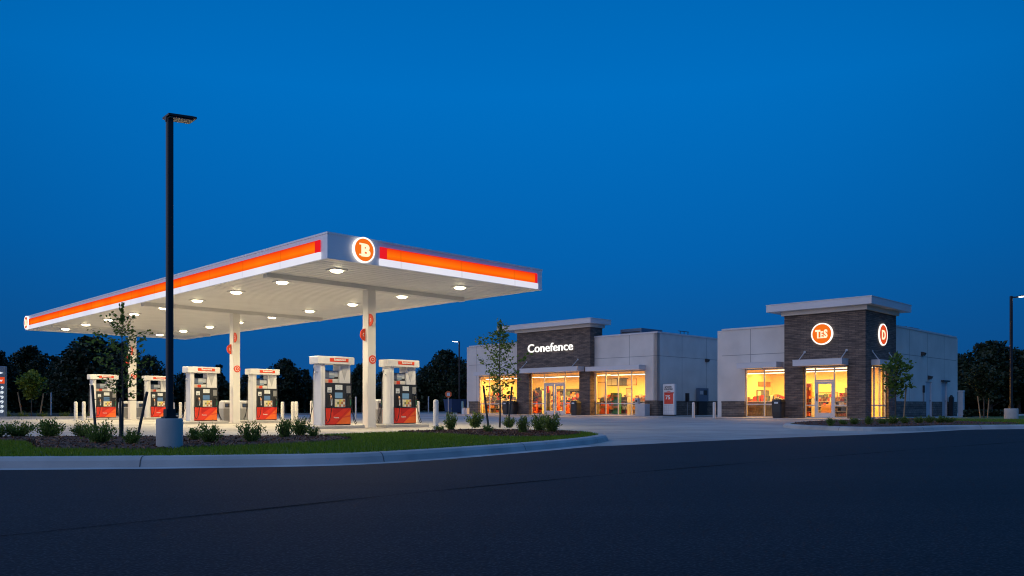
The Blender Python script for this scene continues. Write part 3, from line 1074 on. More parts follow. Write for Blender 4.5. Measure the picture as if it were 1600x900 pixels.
ISL_H = 0.11
isl_proto = thing('pump_island', 'x', 'pump island')
MB().loft([[(-0.95 + c_, -0.52 + c_, z) if i == 0 else ((0.95 - c_, -0.52 + c_, z) if i == 1 else ((0.95 - c_, 0.52 - c_, z) if i == 2 else (-0.95 + c_, 0.52 - c_, z))) for i in range(4)]
           for c_, z in ((0, 0), (0, 0.085), (0.025, ISL_H))], 'concrete').build('slab', isl_proto)
MB().box(-0.952, 0.952, -0.522, 0.522, 0.0, 0.018, 'kerb').build('footing', isl_proto)
disp_proto = make_dispenser()
dlabels = [
    ('white and red fuel pump in front of the white column with the hose trailing, nearest canopy corner', 'concrete island under the pump left of the nearest column'),
    ('white and red fuel pump just right of the nearest canopy column', 'concrete island under the pump right of the nearest column'),
    ('white and red fuel pump left of the middle canopy column', 'concrete island under the pump left of the middle column'),
    ('white and red fuel pump right of the middle canopy column', 'concrete island under the pump right of the middle column'),
    ('white and red fuel pump seen through the young staked tree, leftmost of all', 'concrete island under the leftmost fuel pump'),
    ('white and red fuel pump half hidden behind the tall black lamp post', 'concrete island under the pump behind the lamp post'),
]
dlabels[0] = ('white and red fuel pump just left of the nearest canopy column', dlabels[0][1])
k = 0
for b_ in COLS:
    for a_ in ROW_A:
        x_, y_ = canopy_pt(a_, b_)
        place(isl_proto, k == 0, (x_, y_, 0), R45, dlabels[k][1], 'kerbed islands under the fuel pumps')
        place(disp_proto, k == 0, (x_, y_, ISL_H), R45, dlabels[k][0], 'fuel pumps under the canopy')
        k += 1

# grey waste and squeegee bins beside the columns


def make_bin():
    t = thing('service_bin', 'x', 'waste bin')
    def rg(w, z): return [(-w, -w * .8, z), (w, -w * .8, z), (w, w * .8, z), (-w, w * .8, z)]
    MB().loft([rg(0.21, 0.0), rg(0.24, 0.62)], 'grey').build('body', t)
    MB().loft([rg(0.25, 0.62), rg(0.25, 0.65), rg(0.235, 0.93), rg(0.16, 1.0)], 'lightgrey').build('hood', t)
    MB().box(-0.17, 0.17, -0.215, -0.20, 0.68, 0.86, 'charcoal').build('opening', t)
    MB().box(-0.15, -0.02, -0.222, -0.2155, 0.72, 0.82, 'skyblue').build('towel_slot', t)
    return t


bp = make_bin()
k = 0
for (u, Y), lab in zip(((592, 30.4), (353, 37.2), (380, 38.6), (194, 46.0), (219, 46.6)),
                       ('grey hooded bin between the nearest column and the pump to its right', 'grey hooded bin behind the left edge of the middle column', 'grey hooded bin behind the right edge of the middle column',
                        'grey hooded bin left of the column behind the staked tree', 'grey hooded bin right of the column behind the staked tree')):
    place(bp, k == 0, ((u - 800) / FPX * Y, Y, 0), R45 + 0.1, lab, 'grey bins beside the canopy columns')
    k += 1

# ================================================================== BOLLARDS


def make_bollard():
    t = thing('bollard', 'x', 'bollard')
    MB().tube([(0, 0, 0), (0, 0, 0.90), (0, 0, 0.94), (0, 0, 0.955)], [0.085, 0.085, 0.07, 0.03], 'bollard', 16).build('post', t)
    MB().tube([(0, 0, 0), (0, 0, 0.03)], [0.12, 0.11], 'concrete', 16).build('footing', t)
    return t


bo = make_bollard()
bl = [(118.5, 657, 'pale bollard left of the leftmost pump, left one of the pair'), (131, 657.5, 'pale bollard beside the leftmost pump, right one of the pair'),
      (271, 652, 'pale bollard partly behind the black lamp post'), (282, 654, 'pale bollard just right of the black lamp post'), (290.5, 656, 'pale bollard touching the pump right of the lamp post'),
      (441.5, 657, 'pale bollard right of the pump beside the middle column'), (457.5, 657.5, 'pale bollard midway between the middle pumps and nearest pumps, left of its pair'), (463, 659, 'pale bollard midway between the middle pumps and nearest pumps, right of its pair'),
      (488, 664, 'pale bollard at the left flank of the nearest left pump'), (653, 661, 'pale bollard half hidden behind the rightmost pump'), (681, 671.5, 'pale bollard alone on the forecourt right of the rightmost pump'),
      (1083.5, 653.5, 'pale bollard left of the wall meter box, between the two stores'), (1116, 654.2, 'pale bollard by the left corner of the right store')]
for k, (u, v, lab) in enumerate(bl):
    x_, y_ = P(u, v)
    place(bo, k == 0, (x_, y_, 0), 0.3 * k, lab, 'pale bollards round the forecourt')

# ================================================================== STORES


def solve(O, u, d, side):
    """Distance along a wall (at depth d) where the photo column u meets it."""
    k_ = (u - 800) / FPX
    if side == 'f':      # local (d, s): X = Ox + (d - s)*S2, Y = Oy + (d + s)*S2
        return (O[0] + d * S2 - k_ * (O[1] + d * S2)) / (S2 * (1 + k_))
    return (k_ * (O[1] + d * S2) - O[0] + d * S2) / (S2 * (1 - k_))


def wall_grid(mb, side, s0, s1, d0, d1, z0, z1, openings, key):
    cuts = sorted({s0, s1, *[o[0] for o in openings], *[o[1] for o in openings]})
    cuts = [c_ for c_ in cuts if s0 - 1e-6 <= c_ <= s1 + 1e-6]
    for a_, b_ in zip(cuts[:-1], cuts[1:]):
        mid = (a_ + b_) / 2
        zs = z0
        for o in sorted([o for o in openings if o[0] < mid < o[1]], key=lambda o: o[2]):
            if o[2] > zs:
                mb.sbox(side, a_, b_, d0, d1, zs, min(o[2], z1), key)
            zs = max(zs, o[3])
        if zs < z1:
            mb.sbox(side, a_, b_, d0, d1, zs, z1, key)


def window(parent, side, s0, s1, d, z0, z1, mull, rail, fr='alu', doors=None, transom=None):
    """Shopfront glazing: frame with mullions and a rail, one pane; doors = [(s0, s1, handle side)]."""
    f = MB()
    w, dp = 0.06, 0.09
    f.sbox(side, s0, s1, d, d + dp, z0, z0 + w, fr)
    f.sbox(side, s0, s1, d, d + dp, z1 - w, z1, fr)
    f.sbox(side, s0, s0 + w, d, d + dp, z0 + w, z1 - w, fr)
    f.sbox(side, s1 - w, s1, d, d + dp, z0 + w, z1 - w, fr)
    ds0, ds1 = (min(q[0] for q in doors), max(q[1] for q in doors)) if doors else (None, None)
    for m_ in mull:
        f.sbox(side, m_ - w / 2, m_ + w / 2, d + 0.003, d + dp - 0.003, z0 + w, z1 - w, fr)
    edges = [s0 + w] + sorted(mull) + [s1 - w]
    if rail:
        for a_, b_ in zip(edges[:-1], edges[1:]):
            if doors and ds0 - 0.05 < (a_ + b_) / 2 < ds1 + 0.05:
                continue
            f.sbox(side, a_ + w / 2, b_ - w / 2, d + 0.006, d + dp - 0.006, rail, rail + 0.06, fr)
    if doors:
        f.sbox(side, ds0, ds1, d + 0.002, d + dp - 0.002, transom, transom + 0.09, fr)
    fo = f.build('window', parent)
    p = MB()
    for a_, b_ in zip(edges[:-1], edges[1:]):
        isdoor = doors and ds0 - 0.05 < (a_ + b_) / 2 < ds1 + 0.05
        p.sbox(side, a_, b_, d + 0.04, d + 0.046, (transom + 0.09) if isdoor else z0 + w, z1 - w, 'glass')
    p.build('pane', fo)
    if doors:
        for a_, b_, hs in doors:
            dd = MB()
            fw = 0.13
            a1, b1 = a_ + 0.035, b_ - 0.035
            dd.sbox(side, a1, a1 + fw, d + 0.01, d + 0.07, z0 + 0.02, transom - 0.01, 'alu')
            dd.sbox(side, b1 - fw, b1, d + 0.01, d + 0.07, z0 + 0.02, transom - 0.01, 'alu')
            dd.sbox(side, a1 + fw, b1 - fw, d + 0.01, d + 0.07, z0 + 0.02, z0 + 0.30, 'alu')
            dd.sbox(side, a1 + fw, b1 - fw, d + 0.01, d + 0.07, transom - 0.15, transom - 0.01, 'alu')
            do = dd.build('door', parent)
            MB().sbox(side, a1 + fw, b1 - fw, d + 0.035, d + 0.042, z0 + 0.30, transom - 0.15, 'glass').build('pane', do)
            hx = a1 + fw / 2 if hs < 0 else b1 - fw / 2
            hh = MB()
            pt = (lambda s_, dd_, z_: (dd_, s_, z_)) if side == 'f' else (lambda s_, dd_, z_: (s_, dd_, z_))
            hh.tube([pt(hx, d + 0.01, z0 + 0.95), pt(hx, d - 0.06, z0 + 0.95), pt(hx, d - 0.06, z0 + 1.35), pt(hx, d + 0.01, z0 + 1.35)], 0.018, 'charcoal', 8)
            hh.build('handle', do)
    return fo


def awning(parent, side, s0, s1, d, out, z0, z1, rods=(), rise=0.48):
    b = MB()
    b.sbox(side, s0, s1, d - out, d, z0, z1, 'cap')
    b.sbox(side, s0 - 0.012, s1 + 0.012, d - out - 0.012, d, z1, z1 + 0.025, 'coping')
    o = b.build('awning', parent)
    pt = (lambda s_, dd_, z_: (dd_, s_, z_)) if side == 'f' else (lambda s_, dd_, z_: (s_, dd_, z_))
    for s_ in rods:
        r = MB()
        r.tube([pt(s_, d - out + 0.12, z1 + 0.02), pt(s_, d, z1 + rise)], 0.028, 'lightgrey', 8)
        r.tube([pt(s_, d - 0.001, z1 + rise), pt(s_, d - 0.03, z1 + rise)], 0.07, 'lightgrey', 10)
        r.build('rod', o)
    return o


FZ = 0.06       # walkway and shop floor height
AMB = (1.0, 0.48, 0.075)


def store_shell(o, LX, LY, zpar, front_open, side_open, tower, wz, room, front_d=0.0):
    """Stucco box with coping, brick wainscot and reveal joints. tower=(x0,x1,y0,y1) region left out of the front wall."""
    W = 0.30
    for s0, s1 in tower['front_runs']:
        ops = [q for q in front_open if s0 < (q[0] + q[1]) / 2 < s1]
        m_ = MB()
        wall_grid(m_, 'f', s0, s1, front_d, front_d + W, wz, zpar, ops, 'stucco')
        m_.build('wall', o)
        m_ = MB()
        wall_grid(m_, 'f', s0, s1, front_d - 0.05, front_d + W - 0.003, 0.0, wz, ops, 'block')
        for a_, b_ in [(s0, s1)]:
            gaps = sorted([(q[0], q[1]) for q in ops if q[2] < wz])
            cur = a_
            for g0, g1 in gaps + [(b_, b_)]:
                if g0 - cur > 0.02:
                    m_.sbox('f', cur, g0, front_d - 0.075, front_d - 0.052, wz - 0.07, wz + 0.02, 'coping' if False else 'block')
                cur = g1
        m_.build('wainscot', o)
        c_ = MB()
        c_.sbox('f', s0, s1, front_d - 0.04, front_d + W + 0.04, zpar, zpar + 0.10, 'coping')
        c_.build('coping', o)
        # reveal joints
        j = MB()
        zj = zpar - 1.55
        wall_grid(j, 'f', s0, s1, front_d - 0.003, front_d, zj, zj + 0.03, ops, 'joint')
        for sj in np.arange(s0 + 2.3, s1 - 0.5, 2.9):
            wall_grid(j, 'f', sj, sj + 0.03, front_d - 0.0025, front_d, wz + 0.03, zpar - 0.02, [q for q in ops] + [(sj - 1, sj + 1, zj - 0.001, zj + 0.032)], 'joint')
        j.build('reveal_joint', o)
    sd = tower['side_d']
    x0 = tower['side_x0']
    m_ = MB()
    wall_grid(m_, 's', x0, LX, sd, sd + W, wz, zpar, side_open, 'stucco')
    m_.build('wall', o)
    m_ = MB()
    wall_grid(m_, 's', x0, LX + 0.05, sd - 0.05, sd + W - 0.003, 0.0, wz, side_open, 'block')
    m_.build('wainscot', o)
    MB().sbox('s', x0, LX, sd - 0.04, sd + W + 0.04, zpar + 0.001, zpar + 0.101, 'coping').build('coping', o)
    j = MB()
    zj = zpar - 1.55
    wall_grid(j, 's', x0, LX, sd - 0.003, sd, zj, zj + 0.03, side_open, 'joint')
    for sj in np.arange(x0 + 3.0, LX - 0.5, 3.2):
        wall_grid(j, 's', sj, sj + 0.03, sd - 0.0025, sd, wz + 0.03, zpar - 0.02, list(side_open) + [(sj - 1, sj + 1, zj - 0.001, zj + 0.032)], 'joint')
    j.build('reveal_joint', o)
    # rear and far walls, roof
    MB().box(LX, LX + W, sd, LY, 0, zpar, 'stucco').build('wall', o)
    MB().box(front_d, LX + W, LY, LY + W, 0, zpar, 'stucco').build('wall', o)
    MB().box(front_d + W, LX, sd + W, LY, zpar - 0.55, zpar - 0.35, 'deck').build('roof', o)
    # the lit sales room
    rx, ry0, ry1, rz = room
    MB().box(front_d + W, rx, ry0, ry1, FZ - 0.05, FZ, 'ifloor').build('shop_floor', o)
    r = MB()
    r.box(rx, rx + 0.1, ry0, ry1, FZ, rz, 'iwall')
    r.box(front_d + W, rx, ry1 - 0.1, ry1, FZ, rz, 'iwall')
    if tower['side_wall_in']:
        r.box(tower['side_wall_in'], rx, ry0, ry0 + 0.1, FZ, rz, 'iwall')
    r.build('interior_wall', o)
    MB().box(front_d + W, rx + 0.1, ry0, ry1, rz, rz + 0.1, 'iwall').build('shop_ceiling', o)


def ceiling_strip(o, x0, x1, y0, y1, z, power):
    b = MB()
    b.box(x0, x1, y0, y1, z, z + 0.07, 'white')
    bo_ = b.build('ceiling_lamp', o)
    MB().box(x0 + 0.01, x1 - 0.01, y0 + 0.01, y1 - 0.01, z - 0.035, z - 0.001, 'strip').build('lens', bo_)
    lamp('strip_lamp', 'AREA', ((x0 + x1) / 2, (y0 + y1) / 2, z - 0.05), power, AMB, x1 - x0, (0, 0, 0), o, size_y=y1 - y0)


def gondola(S, x, y0, y1, h, label, tiers=4, depth=0.45, top_goods=True):
    """Shelf unit standing in a shop, plus the packages on it."""
    loc = (S[0] + (x - (y0 + y1) / 2) * S2, S[1] + (x + (y0 + y1) / 2) * S2, FZ)
    L = (y1 - y0) / 2
    t = thing('shelf_unit', label, 'shelf', loc, R45, 'shelf units inside the stores')
    MB().box(0.0, 0.03, -L, L, 0.0, h, 'shelf').build('back_panel', t)
    gd = MB()
    for i in range(tiers):
        z = 0.12 + i * (h - 0.12) / tiers
        MB().box(-depth, -0.002, -L, L, z - 0.03, z, 'shelf').build('shelf_board', t)
        y = -L + 0.02
        gap = (h - 0.12) / tiers
        while y < L - 0.06:
            w = random.choice((0.09, 0.12, 0.15, 0.2, 0.28))
            hh = gap * random.uniform(0.45, 0.86)
            dpt = random.uniform(0.16, depth - 0.04)
            if random.random() < 0.9:
                gd.box(-depth + 0.02, -depth + 0.02 + dpt, y, min(y + w, L), z + 0.002, z + hh, 'goods')
            y += w + random.uniform(0.01, 0.05)
    if top_goods:
        y = -L + 0.05
        while y < L - 0.1:
            w = random.choice((0.12, 0.18, 0.25))
            if random.random() < 0.7:
                gd.box(-0.22, 0.02, y, y + w, h + 0.002, h + random.uniform(0.10, 0.34), 'goods')
            y += w + random.uniform(0.03, 0.2)
    for e in (-L - 0.025, L):
        MB().box(-depth, 0.03, e, e + 0.025, 0, h * 0.98, 'shelf').build('end_panel', t)
    g_ = gd.build('shelf_goods', None, loc)
    g_.rotation_euler = (0, 0, R45)
    setting(g_, 'stuff', 'assorted packages on the ' + label, 'goods')
    return t


def local_pt(S, x, y, z=0.0):
    return (S[0] + (x - y) * S2, S[1] + (x + y) * S2, z)


# ---------------------------------------------------------------- left store
Q = (9.8, 54.0)
R = (18.74, 42.4)
s1 = thing('convenience_store', 'grey stucco store behind the forecourt with lit white lettering on its dark brick tower', 'store', (Q[0], Q[1], 0), R45)
TX = -0.5
ty0, ty1 = solve(Q, 922, TX, 'f'), solve(Q, 807.8, TX, 'f')
wr = (solve(Q, 1008, 0, 'f'), ty0 - 0.02)
wl = (ty1 + 0.02, solve(Q, 748.5, 0, 'f'))
en = (solve(Q, 905, TX, 'f'), solve(Q, 827.2, TX, 'f'))
HEAD = 3.18
LY1 = 18.95
ops = [(wr[0], wr[1], FZ, HEAD), (wl[0], wl[1], FZ, HEAD)]
store_shell(s1, 13.0, LY1, 5.66, ops, [], dict(front_runs=[(0.0, ty0), (ty1, LY1)], side_d=0.0, side_x0=0.0, side_wall_in=0.31), 1.08, (7.0, 0.31, LY1 - 0.05, 4.3))
tw = MB()
TZ = 6.40
wall_grid(tw, 'f', ty0, ty1, TX, TX + 0.35, 0, TZ, [(en[0], en[1], FZ, HEAD + 0.05)], 'brick')
tw.box(TX + 0.35, 0.9, ty0, ty0 + 0.3, HEAD + 0.3, TZ, 'brick')
tw.box(TX + 0.35, 0.9, ty1 - 0.3, ty1, HEAD + 0.3, TZ, 'brick')
tw.box(TX + 0.35, 0.32, ty0, ty0 + 0.3, 0, HEAD + 0.3, 'brick')
tw.box(TX + 0.35, 0.32, ty1 - 0.3, ty1, 0, HEAD + 0.3, 'brick')
tw.box(0.6, 0.9, ty0 + 0.3, ty1 - 0.3, 4.4, TZ, 'brick')
two = tw.build('tower', s1)


def tower_cap(parent, x0, x1, y0, y1, z, o, th):
    b = MB()
    b.box(x0 - 0.13, x1 + 0.13, y0 - 0.13, y1 + 0.13, z, z + 0.24, 'trim')
    b.build('cornice', parent)
    b = MB()
    b.box(x0 - o[0], x1 + o[1], y0 - o[2], y1 + o[3], z + 0.24, z + 0.24 + th, 'cap')
    b.box(x0 - o[0] - 0.02, x1 + o[1] + 0.02, y0 - o[2] - 0.02, y1 + o[3] + 0.02, z + 0.24 + th, z + 0.28 + th, 'coping')
    b.build('roof_slab', parent)


tower_cap(s1, TX, 0.9, ty0, ty1, TZ, (0.5, 0.45, 0.45, 1.75), 0.33)
window(s1, 'f', wr[0], wr[1], 0.08, FZ, HEAD, [solve(Q, u, 0.1, 'f') for u in (946.7, 966, 987)], 0.86)
window(s1, 'f', wl[0], wl[1], 0.08, FZ, HEAD, [solve(Q, u, 0.1, 'f') for u in (765, 781)], 0.86)
EX = TX + 0.20
dm = solve(Q, 866.5, EX, 'f')
d0, d1 = solve(Q, 882.6, EX, 'f'), solve(Q, 850.4, EX, 'f')
window(s1, 'f', en[0], en[1], EX, FZ, HEAD + 0.05, [d0, d1], 0.86, doors=[(d0, dm, 1), (dm, d1, -1)], transom=2.38)
awning(s1, 'f', solve(Q, 905, TX - 0.55, 'f'), solve(Q, 815, TX - 0.55, 'f'), TX, 0.8, 3.22, 3.55, rods=(solve(Q, 903, TX, 'f'), solve(Q, 823, TX, 'f')), rise=0.55)
awning(s1, 'f', solve(Q, 999, -0.7, 'f'), ty0 + 0.25, 0.0, 0.75, 3.20, 3.50)
awning(s1, 'f', ty1 + 0.03, solve(Q, 740.5, -0.7, 'f'), 0.0, 0.75, 3.20, 3.48)
for x0, y0, y1 in ((1.3, 0.8, 5.0), (1.3, 6.2, 12.0), (1.3, 13.4, 18.3), (4.2, 1.0, 8.5), (4.2, 10.0, 18.0)):
    ceiling_strip(s1, x0, x0 + 0.28, y0, y1, 2.98 if x0 < 2 else 3.15, 460 * (y1 - y0) / 5)

# raised lettering on the tower
sg = thing('wall_sign', 'glowing white raised word on the dark brick tower of the left store', 'sign', local_pt(Q, TX, (ty0 + ty1) / 2, 4.83), R45)
yl, yr = solve(Q, 825.8, TX, 'f'), solve(Q, 896, TX, 'f')
mid = (ty0 + ty1) / 2
ltr = MB().text('Conefence', (-0.03, (yl + yr) / 2 - mid, 0.0), (0, -1, 0), 0.90, 0.07, 'signwhite', weight=0.004, xscale=1.0, spacing=1.04)
xs = [p[1] for p in ltr.v]
kx = (yl - yr) / (max(xs) - min(xs))
cy = (max(xs) + min(xs)) / 2
ltr.v = [(p[0], ((yl + yr) / 2 - mid) + (p[1] - cy) * kx, p[2]) for p in ltr.v]
ltr.build('lettering', sg)
bk = MB()
bk.box(-0.028, -0.005, yr - mid + 0.1, yl - mid - 0.1, 0.16, 0.19, 'charcoal')
bk.box(-0.028, -0.005, yr - mid + 0.1, yl - mid - 0.1, 0.36, 0.39, 'charcoal')
bk.build('mounting_rail', sg)

gondola(Q, 1.9, 3.6, 6.1, 1.35, 'grey shelf unit behind the right window of the left store, nearer the tower')
gondola(Q, 2.1, 1.5, 3.3, 1.30, 'grey shelf unit behind the right window of the left store, nearer the corner')
gondola(Q, 1.6, 11.7, 13.2, 1.9, 'tall shelf unit just left of the glass double doors')
gondola(Q, 1.8, 7.4, 8.9, 1.35, 'shelf unit just right of the glass double doors')
gondola(Q, 4.4, 10.6, 13.2, 1.5, 'shelf unit deep inside facing the glass double doors')
gondola(Q, 1.9, 14.4, 16.5, 1.25, 'shelf unit in the leftmost shop window, nearer the tower')
gondola(Q, 1.9, 16.8, 18.5, 1.5, 'shelf unit in the leftmost shop window, nearer the outer corner')


def cooler(S, x, y0, y1, label):
    loc = local_pt(S, x, (y0 + y1) / 2, FZ)
    L = (y1 - y0) / 2
    t = thing('drinks_cooler', label, 'cooler', loc, R45)
    b = MB()
    b.box(0.55, 0.6, -L, L, 0, 2.1, 'charcoal')
    b.box(0, 0.55, -L, -L + 0.06, 0, 2.1, 'charcoal')
    b.box(0, 0.55, L - 0.06, L, 0, 2.1, 'charcoal')
    b.box(0, 0.55, -L + 0.06, L - 0.06, 0, 0.2, 'charcoal')
    b.box(0, 0.55, -L + 0.06, L - 0.06, 1.9, 2.1, 'charcoal')
    b.build('cabinet', t)
    g_ = MB()
    for z in (0.22, 0.62, 1.02, 1.42):
        MB().box(0.08, 0.54, -L + 0.06, L - 0.06, z - 0.02, z, 'shelf').build('shelf_board', t)
        y = -L + 0.1
        while y < L - 0.14:
            g_.box(0.1, 0.18, y, y + 0.075, z + 0.002, z + random.uniform(0.2, 0.3), 'goods')
            y += 0.095
    gg = g_.build('bottled_drinks', None, loc)
    gg.rotation_euler = (0, 0, R45)
    setting(gg, 'stuff', 'rows of bottles in the ' + label, 'bottles')
    fr = MB()
    nd = max(1, int(2 * L / 0.75))
    for i in range(nd + 1):
        yy_ = -L + 2 * L * i / nd
        fr.box(-0.04, -0.003, yy_ - 0.025, yy_ + 0.025, 0.2, 1.9, 'charcoal')
    fr.build('door_frame', t)
    return t


cooler(Q, 6.2, 11.6, 14.6, 'dark glass fronted drinks cooler on the rear wall behind the double doors')
cooler(Q, 6.2, 16.0, 18.4, 'dark glass fronted drinks cooler on the rear wall left of the longer one')


def wall_board(S, x, y0, y1, z0, z1, key, label, rim='charcoal', cross=False):
    """Framed board on a wall; cross = on a wall that runs away from the shop front (x is then its y, y0..y1 along x)."""
    t = thing('wall_board', label, 'board', local_pt(S, (y0 + y1) / 2, x, z0) if cross else local_pt(S, x, (y0 + y1) / 2, z0), R45 + (PI / 2 if cross else 0))
    L = (y1 - y0) / 2
    MB().box(-0.05, 0.0, -L, L, 0, z1 - z0, rim).build('frame', t)
    b = MB()
    n_ = max(1, int(2 * L / 0.5))
    for i in range(n_):
        b.box(-0.058, -0.051, -L + 0.04 + i * (2 * L - 0.04) / n_, -L + (i + 1) * (2 * L - 0.04) / n_, 0.05, z1 - z0 - 0.05, key)
    b.build('print', t)
    return t


wall_board(Q, 6.97, 7.6, 9.8, 2.35, 2.95, 'poster', 'dark menu board on the rear wall behind the right window')
wall_board(Q, 6.97, 7.2, 7.8, 1.35, 2.15, 'poster2', 'square red picture on the rear wall behind the right window')
wall_board(Q, 4.0, 9.3, 10.0, 1.5, 2.4, 'poster', 'dark framed poster right of the double doors, inside')
wall_board(Q, 3.2, 4.0, 4.9, 2.25, 2.75, 'poster2', 'brown hanging menu panel inside the right window near the tower', 'iwood')
wall_board(Q, 6.97, 14.8, 15.8, 1.4, 2.5, 'poster2', 'warm coloured poster on the rear wall left of the double doors')
wall_board(Q, 6.97, 9.9, 10.7, 1.3, 2.7, 'poster2', 'orange poster on the rear wall right of the drinks cooler')
wall_board(Q, 2.0, 16.9, 18.2, 1.6, 2.55, 'poster', 'grey picture panel inside the leftmost shop window', 'iwood')
for S_, x_, y_, h_, key_, lab_ in ((Q, 0.9, dm + 1.0, 1.75, 'orangepaint', 'orange display stand just inside the left leaf of the double doors'), (Q, 1.0, dm + 0.1, 0.95, 'orangepaint', 'low orange display stand just inside the right leaf of the double doors'),
                                   (Q, 1.0, 12.4, 1.0, 'orangepaint', 'low orange display stand at the left edge of the entrance glazing'), (Q, 0.95, 5.3, 0.8, 'orangepaint', 'low orange display stand in the right window of the left store'),
                                   (Q, 1.0, 4.2, 1.6, 'green', 'green potted display stand in the right window of the left store'), (R, 1.1, 3.75, 1.95, 'orangepaint', 'tall orange display stand left of the single glass door'),
                                   (R, 1.2, 8.0, 1.15, 'orangepaint', 'orange display stand at the left edge of the left window, right store'), (R, 2.2, 3.1, 0.75, 'iwood', 'low wooden bread table seen through the single glass door')):
    t_ = thing('display_stand', lab_, 'display', local_pt(S_, x_, y_, FZ), R45, 'display stands inside the stores')
    MB().box(-0.22, 0.22, -0.28, 0.28, 0.0, 0.08, 'charcoal').build('base', t_)
    MB().box(-0.02, 0.20, -0.27, 0.27, 0.08, h_, key_).build('back_panel', t_)
    b_ = MB()
    n_ = max(1, int(h_ / 0.4))
    for i in range(n_):
        b_.box(-0.21, -0.022, -0.26, 0.26, 0.1 + i * h_ / n_, 0.1 + i * h_ / n_ + 0.16, 'iwood' if i % 2 else key_)
    b_.build('tray', t_)
# hanging red banner left of the doors
hb = thing('hanging_banner', 'narrow red banner hanging inside left of the double doors', 'banner', local_pt(Q, 0.9, en[1] - 0.55, 1.75), R45)
MB().box(-0.012, 0.012, -0.20, 0.20, 0, 0.75, 'red').build('cloth', hb)
MB().tube([(0, -0.24, 0.77), (0, 0.24, 0.77)], 0.02, 'charcoal', 8).build('rail', hb)
# counter across the right part of the shop
ct = thing('sales_counter', 'dark sales counter behind the right window of the left store', 'counter', local_pt(Q, 3.6, 5.6, FZ), R45)
MB().box(-0.35, 0.35, -2.2, 2.2, 0, 0.95, 'counter').build('front', ct)
MB().box(-0.42, 0.42, -2.25, 2.25, 0.95, 1.0, 'alu').build('counter_top', ct)

# ---------------------------------------------------------------- right store
s2 = thing('convenience_store', 'grey stucco corner store with a square dark brick tower and round orange sign', 'store', (R[0], R[1], 0), R45)
FD = 0.4
ttop = 5.85
t2 = solve(R, 1225.5, 0, 'f')
ta = 4.4
LY2 = solve(R, 1128, FD, 'f')
LX2 = solve(R, 1494, 0.3, 's')
w2 = (t2 + 0.02, solve(R, 1164.2, FD, 'f'))
e2 = (solve(R, 1323.6, 0, 'f'), solve(R, 1255, 0, 'f'))
H2 = 2.92
sw = (solve(R, 1362, 0, 's'), solve(R, 1388.5, 0, 's'))
dA = (solve(R, 1446, 0.3, 's'), solve(R, 1455.8, 0.3, 's'))
dB = (solve(R, 1471, 0.3, 's'), solve(R, 1479.5, 0.3, 's'))
store_shell(s2, LX2, LY2, 5.32, [(w2[0], w2[1], FZ, H2)], [(dA[0], dA[1], FZ, 2.25), (dB[0], dB[1], FZ, 2.30)],
            dict(front_runs=[(t2, LY2)], side_d=0.3, side_x0=ta, side_wall_in=ta), 1.0, (6.5, 0.62, LY2 - 0.05, 4.3), FD)
tw = MB()
wall_grid(tw, 'f', 0.0, t2, 0.0, 0.35, 0, ttop, [(e2[0], e2[1], FZ, H2)], 'brick')
wall_grid(tw, 's', 0.35, ta, 0.0, 0.35, 0, ttop, [(sw[0], sw[1], FZ, H2)], 'brick')
tw.box(0.35, ta, t2 - 0.3, t2, H2 + 0.4, ttop, 'brick')
tw.box(0.35, 0.72, t2 - 0.3, t2, 0, H2 + 0.4, 'brick')
tw.box(ta - 0.3, ta, 0.35, t2 - 0.3, 4.42, ttop, 'brick')
tw.build('tower', s2)
tower_cap(s2, 0, ta, 0, t2, ttop, (0.5, 0.95, 0.5, 0.85), 0.38)
window(s2, 'f', w2[0], w2[1], FD + 0.08, FZ, H2, [solve(R, 1194.4, FD + .1, 'f')], 0.80)
EX2 = 0.18
q0, q1 = solve(R, 1303.4, EX2, 'f'), solve(R, 1273.7, EX2, 'f')
window(s2, 'f', e2[0], e2[1], EX2, FZ, H2, [q0, q1], 0.74, doors=[(q0, q1, 1)], transom=2.10)
window(s2, 's', sw[0], sw[1], 0.15, FZ, H2, [sw[0] + (sw[1] - sw[0]) / 3, sw[0] + 2 * (sw[1] - sw[0]) / 3], 0.74)
awning(s2, 'f', solve(R, 1213.5, FD - 0.8, 'f'), solve(R, 1151.5, FD - 0.8, 'f'), FD, 0.85, 2.93, 3.24)
awning(s2, 'f', solve(R, 1316, -0.8, 'f'), solve(R, 1239, -0.8, 'f'), 0.0, 0.85, 2.94, 3.26, rods=(solve(R, 1323, 0, 'f'), solve(R, 1257.5, 0, 'f')))
awning(s2, 's', sw[0] - 0.05, sw[1] + 0.5, 0.0, 0.45, 2.93, 3.20, rods=(sw[0] + 0.1, sw[1] + 0.05))
for x0, y0, y1 in ((1.4, 0.9, 4.2), (1.7, 5.0, 8.3), (4.2, 1.0, 8.0)):
    ceiling_strip(s2, x0, x0 + 0.26, y0, y1, 2.72 if x0 < 3 else 3.0, 470 * (y1 - y0) / 5)
# steel service doors in the side wall
for (a_, b_), lab in ((dA, None), (dB, None)):
    d_ = MB()
    d_.sbox('s', a_, b_, 0.36, 0.42, FZ, 2.25 if a_ == dA[0] else 2.30, 'lightgrey')
    d_.sbox('s', a_, a_ + 0.06, 0.30, 0.36, FZ, 2.2, 'coping')
    d_.sbox('s', b_ - 0.06, b_, 0.30, 0.36, FZ, 2.2, 'coping')
    do = d_.build('door', s2)
    MB().tube([(b_ - 0.2, 0.36, 1.05), (b_ - 0.2, 0.30, 1.05), (b_ - 0.32, 0.30, 1.05)], 0.02, 'charcoal', 8).build('handle', do)
hd = MB()
hd.sbox('s', dB[0] - 0.1, dB[1] + 0.1, 0.12, 0.297, 2.30, 2.40, 'charcoal')
hd.build('door_hood', s2)

